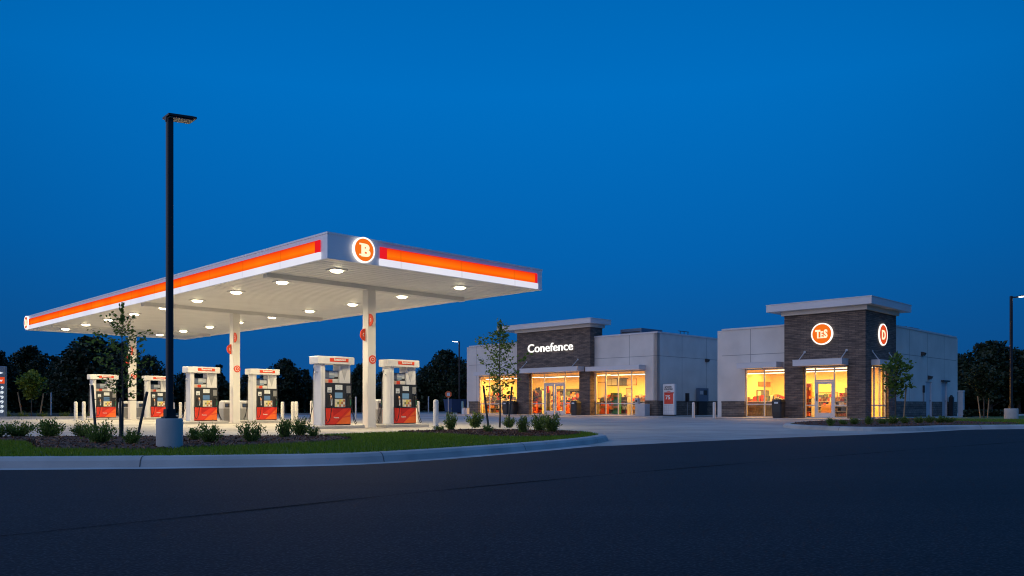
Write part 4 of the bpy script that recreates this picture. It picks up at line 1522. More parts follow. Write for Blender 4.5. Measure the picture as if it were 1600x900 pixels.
cyy = solve(R, 1285.3, 0, 'f')
zz = CAM_H + (633 - 521.8) * (R[1] + cyy * S2) / FPX
e_ = thing('wall_sign', 'round orange lit sign with white rim on the brick tower above the entrance', 'sign', local_pt(R, -0.002, cyy, zz), R45)
emblem(e_, 'rim', (0, 0, 0), (-1, 0, 0), (0, -1, 0), 0.60, 'TES', 'emblem', t=0.12, lsize=0.9)
cxx = solve(R, 1378.6, 0, 's')
zz = CAM_H + (633 - 523) * (R[1] + cxx * S2) / FPX
e_ = thing('wall_sign', 'round red lit sign with white rim on the side face of the brick tower', 'sign', local_pt(R, cxx, -0.002, zz), R45)
emblem(e_, 'rim', (0, 0, 0), (0, -1, 0), (1, 0, 0), 0.60, 'D', 'emblem_red', t=0.07, lsize=0.9)

ct = thing('sales_counter', 'long grey counter behind the left window of the right store', 'counter', local_pt(R, 2.2, 6.75, FZ), R45)
MB().box(-0.35, 0.35, -1.75, 1.75, 0, 0.92, 'counter').build('front', ct)
MB().box(-0.42, 0.42, -1.8, 1.8, 0.92, 0.97, 'alu').build('counter_top', ct)
gg = MB()
for i in range(44):
    y_ = random.uniform(-1.7, 1.6)
    x_ = random.uniform(-0.35, 0.2)
    gg.box(x_, x_ + 0.14, y_, y_ + random.uniform(0.08, 0.24), 0.972, 0.99 + random.uniform(0.08, 0.38), 'goods')
gg = gg.build('counter_goods', None, local_pt(R, 2.2, 6.75, FZ))
gg.rotation_euler = (0, 0, R45)
setting(gg, 'stuff', 'assorted goods standing on the long grey counter', 'goods')
gondola(R, 1.5, 3.45, 4.15, 1.15, 'low shelf unit left of the single glass door')
gondola(R, 3.4, 2.8, 4.2, 1.2, 'shelf unit seen through the single glass door')
gondola(R, 1.5, 1.45, 2.2, 1.2, 'low shelf unit right of the single glass door')
wall_board(R, LY2 - 0.16, 4.6, 6.2, 2.0, 2.3, 'iwood', 'long brown sign on the wall behind the grey counter', 'iwood', True)
wall_board(R, LY2 - 0.16, 4.4, 6.0, 1.2, 1.75, 'poster', 'grey menu screen on the wall behind the grey counter', 'charcoal', True)
wall_board(R, 6.47, 3.2, 3.75, 1.2, 1.85, 'poster', 'grey framed picture right of the single glass door, inside')
wall_board(R, 6.47, 4.2, 5.6, 0.9, 1.6, 'poster2', 'wood framed bread case on the rear wall seen through the door', 'iwood')

# walkways in front of the shops
for S, pts_ in ((Q, [(-2.6, -2.2), (13, -2.2), (13, 0), (0.31, 0.0), (0.31, LY1), (-2.6, LY1)]),
                (R, [(-2.3, -1.9), (15, -1.9), (15, 0.31), (0.72, 0.31), (0.72, LY2), (-2.3, LY2)])):
    w_ = MB()
    bot = [local_pt(S, x, y, 0.0) for x, y in pts_]
    top = [local_pt(S, x, y, FZ - 0.004) for x, y in pts_]
    w_.loft([bot, top], 'concrete', True)
    setting(w_.build('walkway'))

# ---------------------------------------------------------------- things round the stores


def make_trash():
    t = thing('trash_can', 'x', 'trash can')
    def rg(w, z, c=0.06): return [(-w + c, -w, z), (w - c, -w, z), (w, -w + c, z), (w, w - c, z), (w - c, w, z), (-w + c, w, z), (-w, w - c, z), (-w, -w + c, z)]
    MB().loft([rg(0.25, 0), rg(0.29, 0.35), rg(0.29, 0.78)], 'charcoal').build('body', t)
    MB().loft([rg(0.30, 0.78), rg(0.30, 0.90), rg(0.25, 1.04), rg(0.12, 1.09)], 'black').build('hood', t)
    MB().box(-0.303, -0.300, -0.12, 0.12, 0.80, 0.90, 'sticker').build('label_plate', t)
    return t


tp = make_trash()
k = 0
for S, (x_, y_), lab in ((Q, (-1.25, solve(Q, 899.5, -1.25, 'f')), 'dark hooded trash can right of the glass double doors'), (R, (-0.75, solve(R, 1216.5, -0.75, 'f')), 'dark hooded trash can between the window and the brick tower'),
                         (Q, (-0.9, solve(Q, 801.5, -0.9, 'f')), 'dark hooded trash can left of the left store tower, nearer the tower'), (Q, (-0.9, solve(Q, 792.5, -0.9, 'f')), 'dark hooded trash can left of the left store tower, farther from it')):
    place(tp, k == 0, local_pt(S, x_, y_, FZ), R45, lab, 'dark trash cans by the shop fronts')
    k += 1

ab = thing('air_unit', 'pale grey box with a short tower right of the right shop window', 'air pump', local_pt(Q, -0.55, solve(Q, 1003.5, -0.55, 'f'), FZ), R45)
MB().bbox(-0.3, 0.3, -0.42, 0.25, 0, 0.80, 'lightgrey').build('cabinet', ab)
MB().bbox(-0.15, 0.15, 0.26, 0.50, 0, 1.20, 'lightgrey').build('stand', ab)
MB().disc((-0.152, 0.38, 1.0), (-1, 0, 0), (0, -1, 0), 0.08, 0.02, 'charcoal', 16).build('gauge', ab)

kx0, kx1 = -solve(Q, 1036, 0.4, 'f'), -solve(Q, 1053.8, 0.4, 'f')
kd = thing('ice_locker', 'tall white cabinet with a red poster standing at the side wall', 'ice locker', local_pt(Q, 0.75, -(kx0 + kx1) / 2, FZ), R45 - PI / 2)
W2 = (kx1 - kx0) / 2
MB().box(-W2, W2, -0.35, -0.12, 0.08, 2.14, 'white').build('cabinet', kd)
MB().box(-W2 + 0.03, W2 - 0.03, -0.32, -0.14, 0.0, 0.08, 'black').build('plinth', kd)
pn = MB()
pn.box(-W2 + 0.1, W2 - 0.1, -0.358, -0.351, 0.80, 1.50, 'red')
pn.box(-W2 + 0.1, W2 - 0.05, -0.362, -0.351, 1.50, 1.58, 'darkred')
pn.build('poster', kd)
tx = MB()
tx.text('aronin', (-0.04, -0.352, 1.90), (1, 0, 0), 0.17, 0.006, 'charcoal', weight=0.006, xscale=1.25)
tx.text('CRUORS', (-0.02, -0.352, 1.75), (1, 0, 0), 0.14, 0.006, 'charcoal', weight=0.006, xscale=1.2)
tx.text('2 for', (0.0, -0.352, 1.61), (1, 0, 0), 0.10, 0.006, 'flag', weight=0.004, xscale=1.6)
tx.text('75', (-0.06, -0.360, 1.12), (1, 0, 0), 0.36, 0.006, 'ptext', weight=0.01, xscale=1.1)
tx.text('oorne', (0.0, -0.360, 0.93), (1, 0, 0), 0.13, 0.006, 'flag', weight=0.004, xscale=1.5)
tx.build('lettering', kd)
gr = MB()
for i in range(5):
    gr.box(-W2 + 0.08 + i * (2 * W2 - 0.16) / 4 - 0.006, -W2 + 0.08 + i * (2 * W2 - 0.16) / 4 + 0.006, -0.356, -0.351, 0.14, 0.72, 'lightgrey')
for i in range(4):
    gr.box(-W2 + 0.08, W2 - 0.08, -0.355, -0.351, 0.16 + i * 0.18, 0.172 + i * 0.18, 'lightgrey')
gr.build('grille', kd)

mx0, mx1 = solve(Q, 1090.5, -0.2, 's'), solve(Q, 1105.5, -0.2, 's')
mt = thing('meter_box', 'dark electric meter cabinet on the shaded side wall', 'meter box', local_pt(Q, (mx0 + mx1) / 2, -0.06, 1.05), R45)
Wm = (mx1 - mx0) / 2
MB().box(-Wm, Wm, -0.22, 0.0, 0.0, 0.95, 'signblue').build('cabinet', mt)
MB().box(0.02, Wm * 0.7, -0.232, -0.221, 0.45, 0.80, 'charcoal').build('meter', mt)
MB().box(-Wm * 0.8, -0.1, -0.232, -0.221, 0.5, 0.75, 'lightgrey').build('notice', mt)
MB().box(-Wm * 0.9, Wm * 0.9, -0.16, -0.02, -0.99, 0.0, 'black').build('duct', mt)
px_ = solve(Q, 1074, -0.7, 's')
pp = thing('card_post', 'black post with a slim box top left of the wall meter cabinet', 'post', local_pt(Q, px_, -0.7, FZ), R45)
MB().tube([(0, 0, 0), (0, 0, 1.0)], 0.03, 'grey', 8).build('pole', pp)
MB().bbox(-0.12, 0.12, -0.1, 0.1, 0.95, 1.55, 'black').build('box', pp)

# rooftop plant
for S, x_, y_, z_, sz, lab in ((Q, 3.2, 3.6, 5.31, (1.3, 1.9, 1.0), 'grey rooftop air unit on the left store'), (R, 11.0, 1.6, 4.97, (0.9, 0.8, 0.75), 'small rooftop vent on the right store behind the tower')):
    hv = thing('rooftop_unit', lab, 'air unit', local_pt(S, x_, y_, z_), R45)
    MB().bbox(-sz[0], sz[0], -sz[1] / 2, sz[1] / 2, 0.1, sz[2], 'signblue').build('housing', hv)
    MB().box(-sz[0] + 0.1, sz[0] - 0.1, -sz[1] / 2 + 0.1, sz[1] / 2 - 0.1, 0, 0.1, 'charcoal').build('curb', hv)
    lv = MB()
    for i in range(5):
        lv.box(-sz[0] - 0.01, -sz[0] - 0.002, -sz[1] / 2 + 0.15, sz[1] / 2 - 0.15, 0.25 + i * 0.12, 0.31 + i * 0.12, 'charcoal')
    lv.build('louvre', hv)
rl = thing('roof_ladder', 'thin pipe rail on the roof edge above the shaded side wall', 'rail', local_pt(Q, 4.2, 0.6, 5.31), R45)
for dx in (-0.5, 0.0, 0.5):
    MB().tube([(dx, 0, 0), (dx, 0, 0.75)], 0.025, 'charcoal', 6).build('post', rl)
MB().tube([(-0.75, 0, 0.75), (0.6, 0, 0.75)], 0.025, 'charcoal', 6).build('bar', rl)

# wall lamps on the side walls


def wall_lamp(S, s_, z, d, label):
    t = thing('wall_lamp', label, 'wall lamp', local_pt(S, s_, d, z), R45, 'unlit wall lamps on the store sides')
    MB().loft([[(-0.18, 0, 0.12), (0.18, 0, 0.12), (0.18, 0, -0.12), (-0.18, 0, -0.12)], [(-0.16, -0.22, 0.06), (0.16, -0.22, 0.06), (0.16, -0.14, -0.12), (-0.16, -0.14, -0.12)]], 'charcoal').build('housing', t)
    MB().add([(-0.14, -0.20, -0.062 - 0.0), (0.14, -0.20, -0.062), (0.14, -0.03, -0.126), (-0.14, -0.03, -0.126)], [(0, 1, 2, 3)], 'lens_off').build('lens', t)


wall_lamp(Q, solve(Q, 1105.5, -0.1, 's'), 4.05, -0.002, 'dark wall lamp high on the shaded side wall of the left store')
wall_lamp(R, solve(R, 1440.6, 0.3, 's'), 3.95, 0.298, 'dark wall lamp high on the side wall of the right store')
wall_lamp(R, (dA[0] + dA[1]) / 2, 2.52, 0.298, 'dark wall lamp just above the service door')
sp = thing('wall_pipe', 'dark drain bracket on the side wall left of the service door', 'pipe', local_pt(R, dA[0] - 0.45, 0.298, 1.0), R45)
MB().box(-0.07, 0.07, -0.1, 0, 0.55, 1.0, 'charcoal').build('box', sp)
MB().tube([(0, -0.05, -0.0), (0, -0.05, 0.55)], 0.03, 'grey', 8).build('pipe', sp)
# posts by the side wall end
x_, y_ = P(1486.5, 651.5)
ps = thing('gate_post', 'dark post by the far end of the right store side wall', 'post', (x_, y_, 0), R45)
MB().bbox(-0.13, 0.13, -0.13, 0.13, 0, 1.32, 'black').build('shaft', ps)
MB().tube([(0, 0, 1.32), (0, 0, 1.44)], [0.12, 0.05], 'black', 10).build('finial', ps)
x_, y_ = P(1502, 652)
ps = thing('gate_post', 'pale grey square post past the end of the right store', 'post', (x_, y_, 0), R45)
MB().bbox(-0.15, 0.15, -0.15, 0.15, 0, 1.62, 'lightgrey').build('shaft', ps)
MB().bbox(-0.17, 0.17, -0.17, 0.17, 1.62, 1.72, 'lightgrey').build('cap', ps)
MB().bbox(-0.2, 0.2, -0.2, 0.2, 0, 0.06, 'concrete').build('footing', ps)

# left of the left store
x_, y_ = -5.5, 66.0
hz = thing('road_sign', 'orange octagonal sign on a grey post left of the left store', 'sign', ((700.5 - 800) / FPX * 62, 62, 0), 0.2)
MB().tube([(0, 0, 0), (0, 0, 1.75)], 0.035, 'lightgrey', 8).build('post', hz)
MB().disc((0, -0.04, 1.62), (0, -1, 0), (1, 0, 0), 0.27, 0.02, 'hazard', 8, a0=PI / 8, a1=PI / 8 + 2 * PI).build('plate', hz)
MB().box(-0.12, 0.12, -0.068, -0.061, 1.50, 1.74, 'sticker').build('notice', hz)
db = thing('dumpster', 'dark blue dumpster beside the left store', 'dumpster', ((711 - 800) / FPX * 70, 70, 0), R45)
MB().loft([[(-0.75, -0.45, 0.15), (0.75, -0.45, 0.15), (0.75, 0.45, 0.15), (-0.75, 0.45, 0.15)], [(-0.85, -0.55, 1.25), (0.85, -0.55, 1.25), (0.85, 0.55, 1.25), (-0.85, 0.55, 1.25)]], 'skyblue').build('body', db)
MB().box(-0.88, 0.88, -0.58, 0.58, 1.251, 1.30, 'skyblue').build('lid', db)
for i in (-0.6, 0.6):
    MB().box(i - 0.08, i + 0.08, -0.3, 0.3, 0, 0.15, 'black').build('skid', db)
pbp = thing('marker_post', 'pale blue marker post right of the blue dumpster', 'post', ((722.5 - 800) / FPX * 66, 66, 0), 0)
MB().bbox(-0.08, 0.08, -0.05, 0.05, 0, 1.1, 'paleblue').build('post', pbp)
MB().box(-0.1, 0.1, -0.07, 0.07, 0, 0.06, 'concrete').build('footing', pbp)
for i, (u, Y_, lab) in enumerate(((725.5, 65, 'white crate stacked at the left store corner, left one'), (729.5, 65, 'white crate stacked at the left store corner, right one'))):
    cr = thing('crate', lab, 'crate', ((u - 800) / FPX * Y_, Y_, 0), R45, 'white crates beside the left store')
    MB().box(-0.14, 0.14, -0.14, 0.14, 0, 0.52, 'white').build('tub', cr)
    MB().box(-0.15, 0.15, -0.15, 0.15, 0.52, 0.56, 'lightgrey').build('rim', cr)
# thin far posts
for i, (u, v, h_, lab) in enumerate(((80, 649, 1.75, 'thin grey marker post standing in the far verge by the small staked tree'), (669.5, 647, 1.55, 'thin grey marker post in the verge right of the rightmost pump'), (556, 655, 1.25, 'thin grey marker post just left of the nearest column'))):
    x_, y_ = P(u, v, -0.03)
    mp_ = thing('marker_post', lab, 'post', (x_, y_, -0.03), 0)
    MB().tube([(0, 0, 0), (0, 0, h_)], 0.05, 'lightgrey', 8).build('post', mp_)
    MB().tube([(0, 0, h_), (0, 0, h_ + 0.05)], [0.06, 0.02], 'lightgrey', 8).build('cap', mp_)

# ================================================================== LAMP POSTS


def lamp_post(loc, rz, h, pole_r, base_r, base_h, arm, label, lit, head=(0.42, 0.34)):
    t = thing('street_lamp', label, 'street lamp', loc, rz, 'street lamps round the forecourt')
    if base_h > 0:
        b = MB()
        b.tube([(0, 0, -0.02), (0, 0, base_h - 0.02), (0, 0, base_h)], [base_r, base_r, base_r - 0.015], 'concrete', 40, smooth=True)
        b.build('concrete_base', t)
    p = MB()
    p.box(-pole_r * 2.1, pole_r * 2.1, -pole_r * 2.1, pole_r * 2.1, base_h, base_h + 0.03, 'black')
    p.box(-pole_r * 1.5, pole_r * 1.5, -pole_r * 1.5, pole_r * 1.5, base_h + 0.03, base_h + 0.14, 'black')
    p.bbox(-pole_r, pole_r, -pole_r, pole_r, base_h + 0.14, h, 'black', pole_r * 0.25)
    p.build('pole', t)
    hd_ = MB()
    L, Wd = head
    hd_.box(pole_r * 0.3, arm, -0.03, 0.03, h - 0.09, h - 0.03, 'black')
    x0, x1 = arm - 0.0, arm + L
    def rg(k, z, tilt=0.0): return [(x0 + k, -Wd / 2 + k, z), (x1 - k, -Wd / 2 + k, z + tilt), (x1 - k, Wd / 2 - k, z + tilt), (x0 + k, Wd / 2 - k, z)]
    tl = 0.035
    hd_.loft([rg(0.0, h - 0.030, tl), rg(0.0, h + 0.0, tl), rg(0.05, h + 0.02, tl)], 'black')
    ho_ = hd_.build('head', t)
    MB().loft([rg(0.03, h - 0.046, tl * 0.82), rg(0.03, h - 0.036, tl * 0.82)], 'lens_cool' if lit else 'lens_off').build('lens', ho_)
    if lit:
        lamp('head_lamp', 'AREA', ((x0 + x1) / 2, 0, h - 0.08), 5, (0.85, 0.93, 1.0), 0.3, (0, 0, 0), t)
    return t


x_, y_ = P(265, 699, 0.14)
lamp_post((x_, y_, 0.14), math.radians(42), 5.02, 0.046, 0.19, 0.44, -0.06, 'tall black lamp post on a round concrete base, unlit, before the canopy', False, (0.42, 0.27))
x_, y_ = (717.5 - 800) / FPX * 70, 70
lamp_post((x_, y_, 0), math.radians(180), 6.36, 0.06, 0.2, 0.0, 0.12, 'slim lit lamp post far behind, left of the left store', True, (0.5, 0.4))
x_, y_ = P(1580, 655, 0.1)
lamp_post((x_, y_, 0.1), math.radians(0), 5.95, 0.055, 0.30, 0.52, 0.35, 'dark lit lamp post on the lawn at the picture edge, right of the right store', True, (0.5, 0.34))

# ================================================================== PRICE SIGN
ps = thing('price_sign', 'slate blue price sign with orange band and lit figures at the picture edge', 'sign', ((-14 - 800) / FPX * 46, 46, -0.03), math.radians(8))
MB().bbox(-0.80, 0.80, -0.15, 0.15, 0.0, 3.05, 'signblue', 0.03).build('cabinet', ps)
MB().box(-0.79, 0.79, -0.156, -0.152, 2.05, 2.42, 'emblem_red').build('orange_band', ps)
ar = MB()
ar.add([(0.30, -0.157, 2.80), (0.74, -0.157, 2.66), (0.30, -0.157, 2.52), (-0.5, -0.157, 2.56), (-0.5, -0.157, 2.76)], [(4, 3, 2, 1, 0)], 'pricelit')
ar.build('arrow', ps)
fg = MB()
for i, tx_ in enumerate(('3.19', '3.49', '3.79', '3.99', '3.59', '2.89')):
    fg.text(tx_, (0.74, -0.153, 1.72 - i * 0.27), (1, 0, 0), 0.24, 0.006, 'pricelit', weight=0.008, align='RIGHT', xscale=1.3)
fg.text('now', (0.68, -0.157, 2.17), (1, 0, 0), 0.2, 0.006, 'pricelit', weight=0.008, align='RIGHT', xscale=1.2)
fg.build('lettering', ps)

# ================================================================== PLANTS
SHRUBS = []


def make_shrub(kind, n, seed, key='leaf_shrub', spread=1.0):
    rs = np.random.default_rng(seed)
    t = thing('shrub', 'x', 'shrub')
    st = MB()
    cs, ds = [], []
    ns = 16
    for i in range(ns):
        a_ = 2 * PI * i / ns + rs.uniform(-.3, .3)
        tilt = rs.uniform(0.1, 1.0) * spread
        L = rs.uniform(0.65, 1.0)
        d = np.array([math.cos(a_) * math.sin(tilt), math.sin(a_) * math.sin(tilt), math.cos(tilt)])
        p0 = np.array([math.cos(a_) * 0.05, math.sin(a_) * 0.05, 0])
        p1 = p0 + d * L * 0.5 + rs.normal(size=3) * 0.03
        p2 = p0 + d * L + np.array([0, 0, 0.10]) + rs.normal(size=3) * 0.03
        st.tube([p0, p1, p2], [0.016, 0.010, 0.004], 'bark', 5, False)
        for j in range(n // ns):
            q = rs.uniform(0.15, 1.03)
            c_ = (p0 * (1 - q) ** 2 + 2 * p1 * q * (1 - q) + p2 * q * q) + rs.normal(size=3) * 0.095
            c_[2] = max(c_[2], 0.02)
            cs.append(c_)
            ds.append(d * 1.2 + np.array([0, 0, 0.4]))
    st.build('stems', t)
    leaf_mesh('foliage', cs, 0.072, key, 1.9, dirs=ds, parent=t)
    return t


protos = [make_shrub('a', 1300, 3), make_shrub('b', 1200, 5, spread=1.2), make_shrub('c', 1400, 9, spread=0.95)]
used = [False] * 3
brp = make_shrub('d', 700, 12, 'leaf_bright', 1.1)
brused = False
G1 = 'dark green shrubs along the front bed'
sh = [  # u, base v, top v, width px, proto, label
    (-8, 684, 659, 44, 0, 'dark shrub cut by the picture edge in the front bed'), (30, 683, 657, 44, 1, 'dark shrub in the front bed below the price sign'), (78, 683, 656, 46, 0, 'dark spreading shrub in the front bed between the edge shrub pair and the staked tree'),
    (128, 683, 661, 32, 2, 'dark shrub at the foot of the leaning stake, farther one'), (156, 693, 658, 44, 1, 'large dark shrub below the leftmost pump'), (206, 695, 671, 26, 2, 'small dark shrub just left of the round lamp base'),
    (304, 688, 669, 26, 0, 'small dark shrub just right of the round lamp base'), (328, 692, 664, 38, 2, 'dark rounded shrub below the pump left of the middle column'), (392, 691, 657, 36, 1, 'dark upright shrub below the pump right of the middle column'),
    (445, 684, 656, 32, 0, 'dark shrub left in the trio before the nearest pump'), (469, 681, 654, 30, 2, 'pale tipped shrub in the middle of the trio before the nearest pump'), (489, 683, 664, 20, 1, 'small shrub right in the trio before the nearest pump')]
for u, v, vt, wpx, pi, lab in sh:
    x_, y_ = P(u, v, 0.145)
    hgt = (v - vt) * y_ / FPX
    wid = wpx * y_ / FPX
    o = place(protos[pi], not used[pi], (x_, y_, 0.145), random.uniform(0, 6), lab, G1)
    used[pi] = True
    o.scale = (wid / 1.42, wid / 1.42, hgt / 1.0)
G2 = 'green shrubs round the tree in the right end bed'
sh = [(686, 673, 664, 16, 1, 'tiny low shrub at the left end of the mulch bed near the lone bollard'), (705, 672, 646, 20, 2, 'upright bright shrub right of the lone bollard'), (743, 668, 645, 24, 0, 'airy shrub left of the slim staked tree'),
      (762, 676, 662, 15, 1, 'low shrub before the left stake of the slim tree'), (796, 668, 652, 19, 2, 'small shrub behind the right stake of the slim tree'), (817, 677, 651, 20, 0, 'shrub between the slim tree and the big bush'),
      (843, 674, 645, 24, 1, 'left half of the big double bush at the bed end'), (861, 676, 648, 28, 2, 'right half of the big double bush at the bed end')]
for u, v, vt, wpx, pi, lab in sh:
    x_, y_ = P(u, v, 0.145)
    o = place(protos[pi], False, (x_, y_, 0.145), random.uniform(0, 6), lab, G2)
    o.scale = (wpx * y_ / FPX / 1.25, wpx * y_ / FPX / 1.25, (v - vt) * y_ / FPX / 1.0)
G3 = 'low dark shrubs before the right store'
sh = [(1297, 665, 653, 15, 0, 'low shrub before the right store door, leftmost of its row'), (1317, 664, 655, 13, 1, 'low shrub below the glass right of the single door'), (1335, 663.5, 653, 14, 2, 'low shrub before the right pier of the brick tower'), (1357, 664, 651, 14, 0, 'low shrub at the brick tower corner'),
      (1379, 663, 653, 13, 1, 'low shrub below the side window of the tower'), (1395, 662.5, 650, 17, 2, 'shrub left of the young tree trunk at the right store'), (1413, 662, 651, 15, 0, 'shrub at the stake of the young tree by the right store'), (1436, 661.5, 650, 15, 1, 'low shrub before the wainscot left of the service door'),
      (1453, 661, 650, 14, 2, 'low shrub before the service door'), (1470, 661, 650, 18, 0, 'low shrub right of the service door'), (1484, 661, 651, 16, 1, 'low shrub before the dark gate post')]
for u, v, vt, wpx, pi, lab in sh:
    x_, y_ = P(u, v, 0.145)
    o = place(protos[pi], False, (x_, y_, 0.145), random.uniform(0, 6), lab, G3)
    o.scale = (wpx * y_ / FPX / 1.3, wpx * y_ / FPX / 1.3, (v - vt) * y_ / FPX / 1.0)
G4 = 'yellow green shrubs on the far verge'
sh = [(8, 651, 640, 20, 'yellow green shrub at the price sign foot'), (36, 650, 640, 19, 'yellow green shrub left of the small staked tree trunk'), (66, 650, 641, 17, 'yellow green shrub right of the small staked tree trunk'), (101, 650, 640, 16, 'yellow green shrub between the thin post and the bollard pair'), (137, 650, 641, 14, 'yellow green shrub behind the bollard pair')]
for u, v, vt, wpx, lab in sh:
    y_ = 50.0 if u < 60 else 51.5
    x_ = (u - 800) / FPX * y_
    o = place(brp, not brused, (x_, y_, -0.03), random.uniform(0, 6), lab, G4)
    brused = True
    o.scale = (wpx * y_ / FPX / 1.5, wpx * y_ / FPX / 1.5, (v - vt) * y_ / FPX / 1.0)


def young_tree(loc, h, crown_w, crown_lo, nleaf, leaf, trunk_r, label, seed, stakes, skey, straps=(), key='leaf_tree', lean=0.0, bare=1.0):
    """Slim nursery tree: tapering trunk, ascending twigs, leaves along the twigs, stakes tied to it."""
    rs = np.random.default_rng(seed)
    t = thing('young_tree', label, 'tree', loc, 0)
    tr = MB()
    tp_ = [(0, 0, 0), (0.01, 0, h * 0.3), (-0.01 + lean * .4, 0.01, h * 0.65), (lean, 0, h * 0.97)]
    sm = smooth_line(tp_, 5)
    tr.tube(sm, [trunk_r * (1 - 0.85 * i / (len(sm) - 1)) for i in range(len(sm))], 'bark', 7)
    cs, ds = [], []
    nb = 30
    for i in range(nb):
        q = crown_lo + (0.93 - crown_lo) * (i + rs.uniform(0, .8)) / nb
        a_ = i * 2.4 + rs.uniform(-.4, .4)
        prof_ = math.sin(PI * min(1, max(0.08, (q - crown_lo) / (1.02 - crown_lo))) ** 0.72)
        L = crown_w * 0.5 * prof_ * rs.uniform(0.65, 1.15) / 0.85
        p0 = np.array([lean * q, 0, q * h])
        d = np.array([math.cos(a_) * 0.85, math.sin(a_) * 0.85, rs.uniform(0.25, 0.7)])
        p2 = p0 + d * L
        p1 = p0 + d * L * 0.5 + np.array([0, 0, -0.03 * h * 0.3])
        tr.tube([p0, p1, p2], [trunk_r * 0.32, trunk_r * 0.2, 0.003], 'bark', 5, False)
        for j in range(max(3, int(nleaf / nb * (0.35 + 0.9 * prof_)))):
            s_ = rs.uniform(0.2, 1.08)
            cs.append(p0 * (1 - s_) ** 2 + 2 * p1 * s_ * (1 - s_) + p2 * s_ * s_ + rs.normal(size=3) * leaf * 0.9)
            ds.append(d + np.array([0, 0, -0.3]))
    for j in range(int(nleaf * 0.06)):
        cs.append(np.array([lean, 0, h * rs.uniform(0.9, 1.03)]) + rs.normal(size=3) * leaf * 0.6)
        ds.append(np.array([0, 0, 1.0]))
    tr.build('trunk', t)
    leaf_mesh('crown', cs, leaf, key, 1.5, dirs=ds, parent=t)
    for (x0, y0, z0, x1, y1, z1, r_) in stakes:
        s_ = MB()
        s_.tube([(x0, y0, z0), (x1, y1, z1)], r_, skey, 8)
        s_.build('support_stake', t)
    for z, x0, x1 in straps:
        s_ = MB()
        s_.tube([(x0, -0.03, z), ((x0 + x1) / 2, 0.03, z + 0.01), (x1, -0.03, z)], 0.007, 'strap', 6)
        s_.build('tie_strap', t)
    return t


px = lambda d, Y: d * Y / FPX
# left tree before the far canopy column
x_, y_ = P(191, 684, 0.145)
k_ = y_ / FPX
young_tree((x_, y_, 0.145), 201 * k_, 96 * k_, 0.30, 780, 3.8 * k_, 1.9 * k_, 'dark slim tree with three dark stakes before the far canopy column', 21,
           [(-40 * k_, -0.05, 15 * k_, -49 * k_, 0.05, 82 * k_, 2.1 * k_), (-1 * k_, -0.05, 0, -1 * k_, -0.05, 62 * k_, 1.9 * k_), (26 * k_, -0.05, 2 * k_, 37 * k_, 0.05, 72 * k_, 2.2 * k_)],
           'darkstake', [(60 * k_, -44 * k_, 0), (58 * k_, 0, 34 * k_), (68 * k_, 0, 36 * k_)])
# slim tree before the left store
x_, y_ = P(781, 668, 0.145)
k_ = y_ / FPX
young_tree((x_, y_, 0.145), 163 * k_, 78 * k_, 0.27, 950, 3.4 * k_, 1.7 * k_, 'slim green staked tree before the left store tower', 33,
           [(-18 * k_, -0.05, 3 * k_, -26 * k_, 0.05, 66 * k_, 1.7 * k_), (13 * k_, -0.05, 3 * k_, 19 * k_, 0.05, 64 * k_, 1.5 * k_)], 'darkstake', [(50 * k_, -24 * k_, 0), (50 * k_, 0, 18 * k_)])
# small tree by the right store
x_, y_ = P(1399, 657, 0.145)
k_ = y_ / FPX
young_tree((x_, y_, 0.145), 102 * k_, 50 * k_, 0.36, 620, 4.0 * k_, 1.3 * k_, 'bushy young tree with one leaning stake before the right store side wall', 44,
           [(12 * k_, -0.05, 1 * k_, 18 * k_, 0.05, 54 * k_, 1.1 * k_)], 'stake', [], lean=0.12)
# round tree on the right lawn
x_, y_ = P(1537, 653, 0.13)
k_ = y_ / FPX
young_tree((x_, y_, 0.13), 80 * k_, 54 * k_, 0.38, 1700, 3.4 * k_, 1.3 * k_, 'round dark young tree with two pale stakes on the right lawn', 55,
           [(-6 * k_, -0.05, 0, -9 * k_, 0.02, 34 * k_, 0.9 * k_), (5 * k_, -0.05, 0, 9 * k_, 0.02, 34 * k_, 0.9 * k_)], 'stake', [], key='leaf_dark')
# small tree on the far verge
y_ = 52.0
k_ = y_ / FPX
young_tree(((49 - 800) * k_, y_, -0.03), 71 * k_, 38 * k_, 0.42, 1100, 3.4 * k_, 1.0 * k_, 'small yellow green tree between two tan stakes on the far verge', 66,
           [(-15 * k_, 0, 6 * k_, -21 * k_, 0, 40 * k_, 1.0 * k_), (14 * k_, 0, 6 * k_, 19 * k_, 0, 38 * k_, 1.0 * k_)], 'stake', [], key='leaf_bright')

# low hedge behind the right lawn
hp = []
for _ in range(5200):
    u = random.uniform(1506, 1568)
    y_ = random.uniform(45.5, 46.6)
    hp.append(((u - 800) / FPX * y_, y_, 0.05 + 0.44 * random.random() ** 0.7))
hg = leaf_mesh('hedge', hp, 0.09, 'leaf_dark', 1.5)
tag(hg, 'low clipped dark hedge behind the round tree on the right lawn', 'hedge')


# ---------------------------------------------------------------- woods far behind


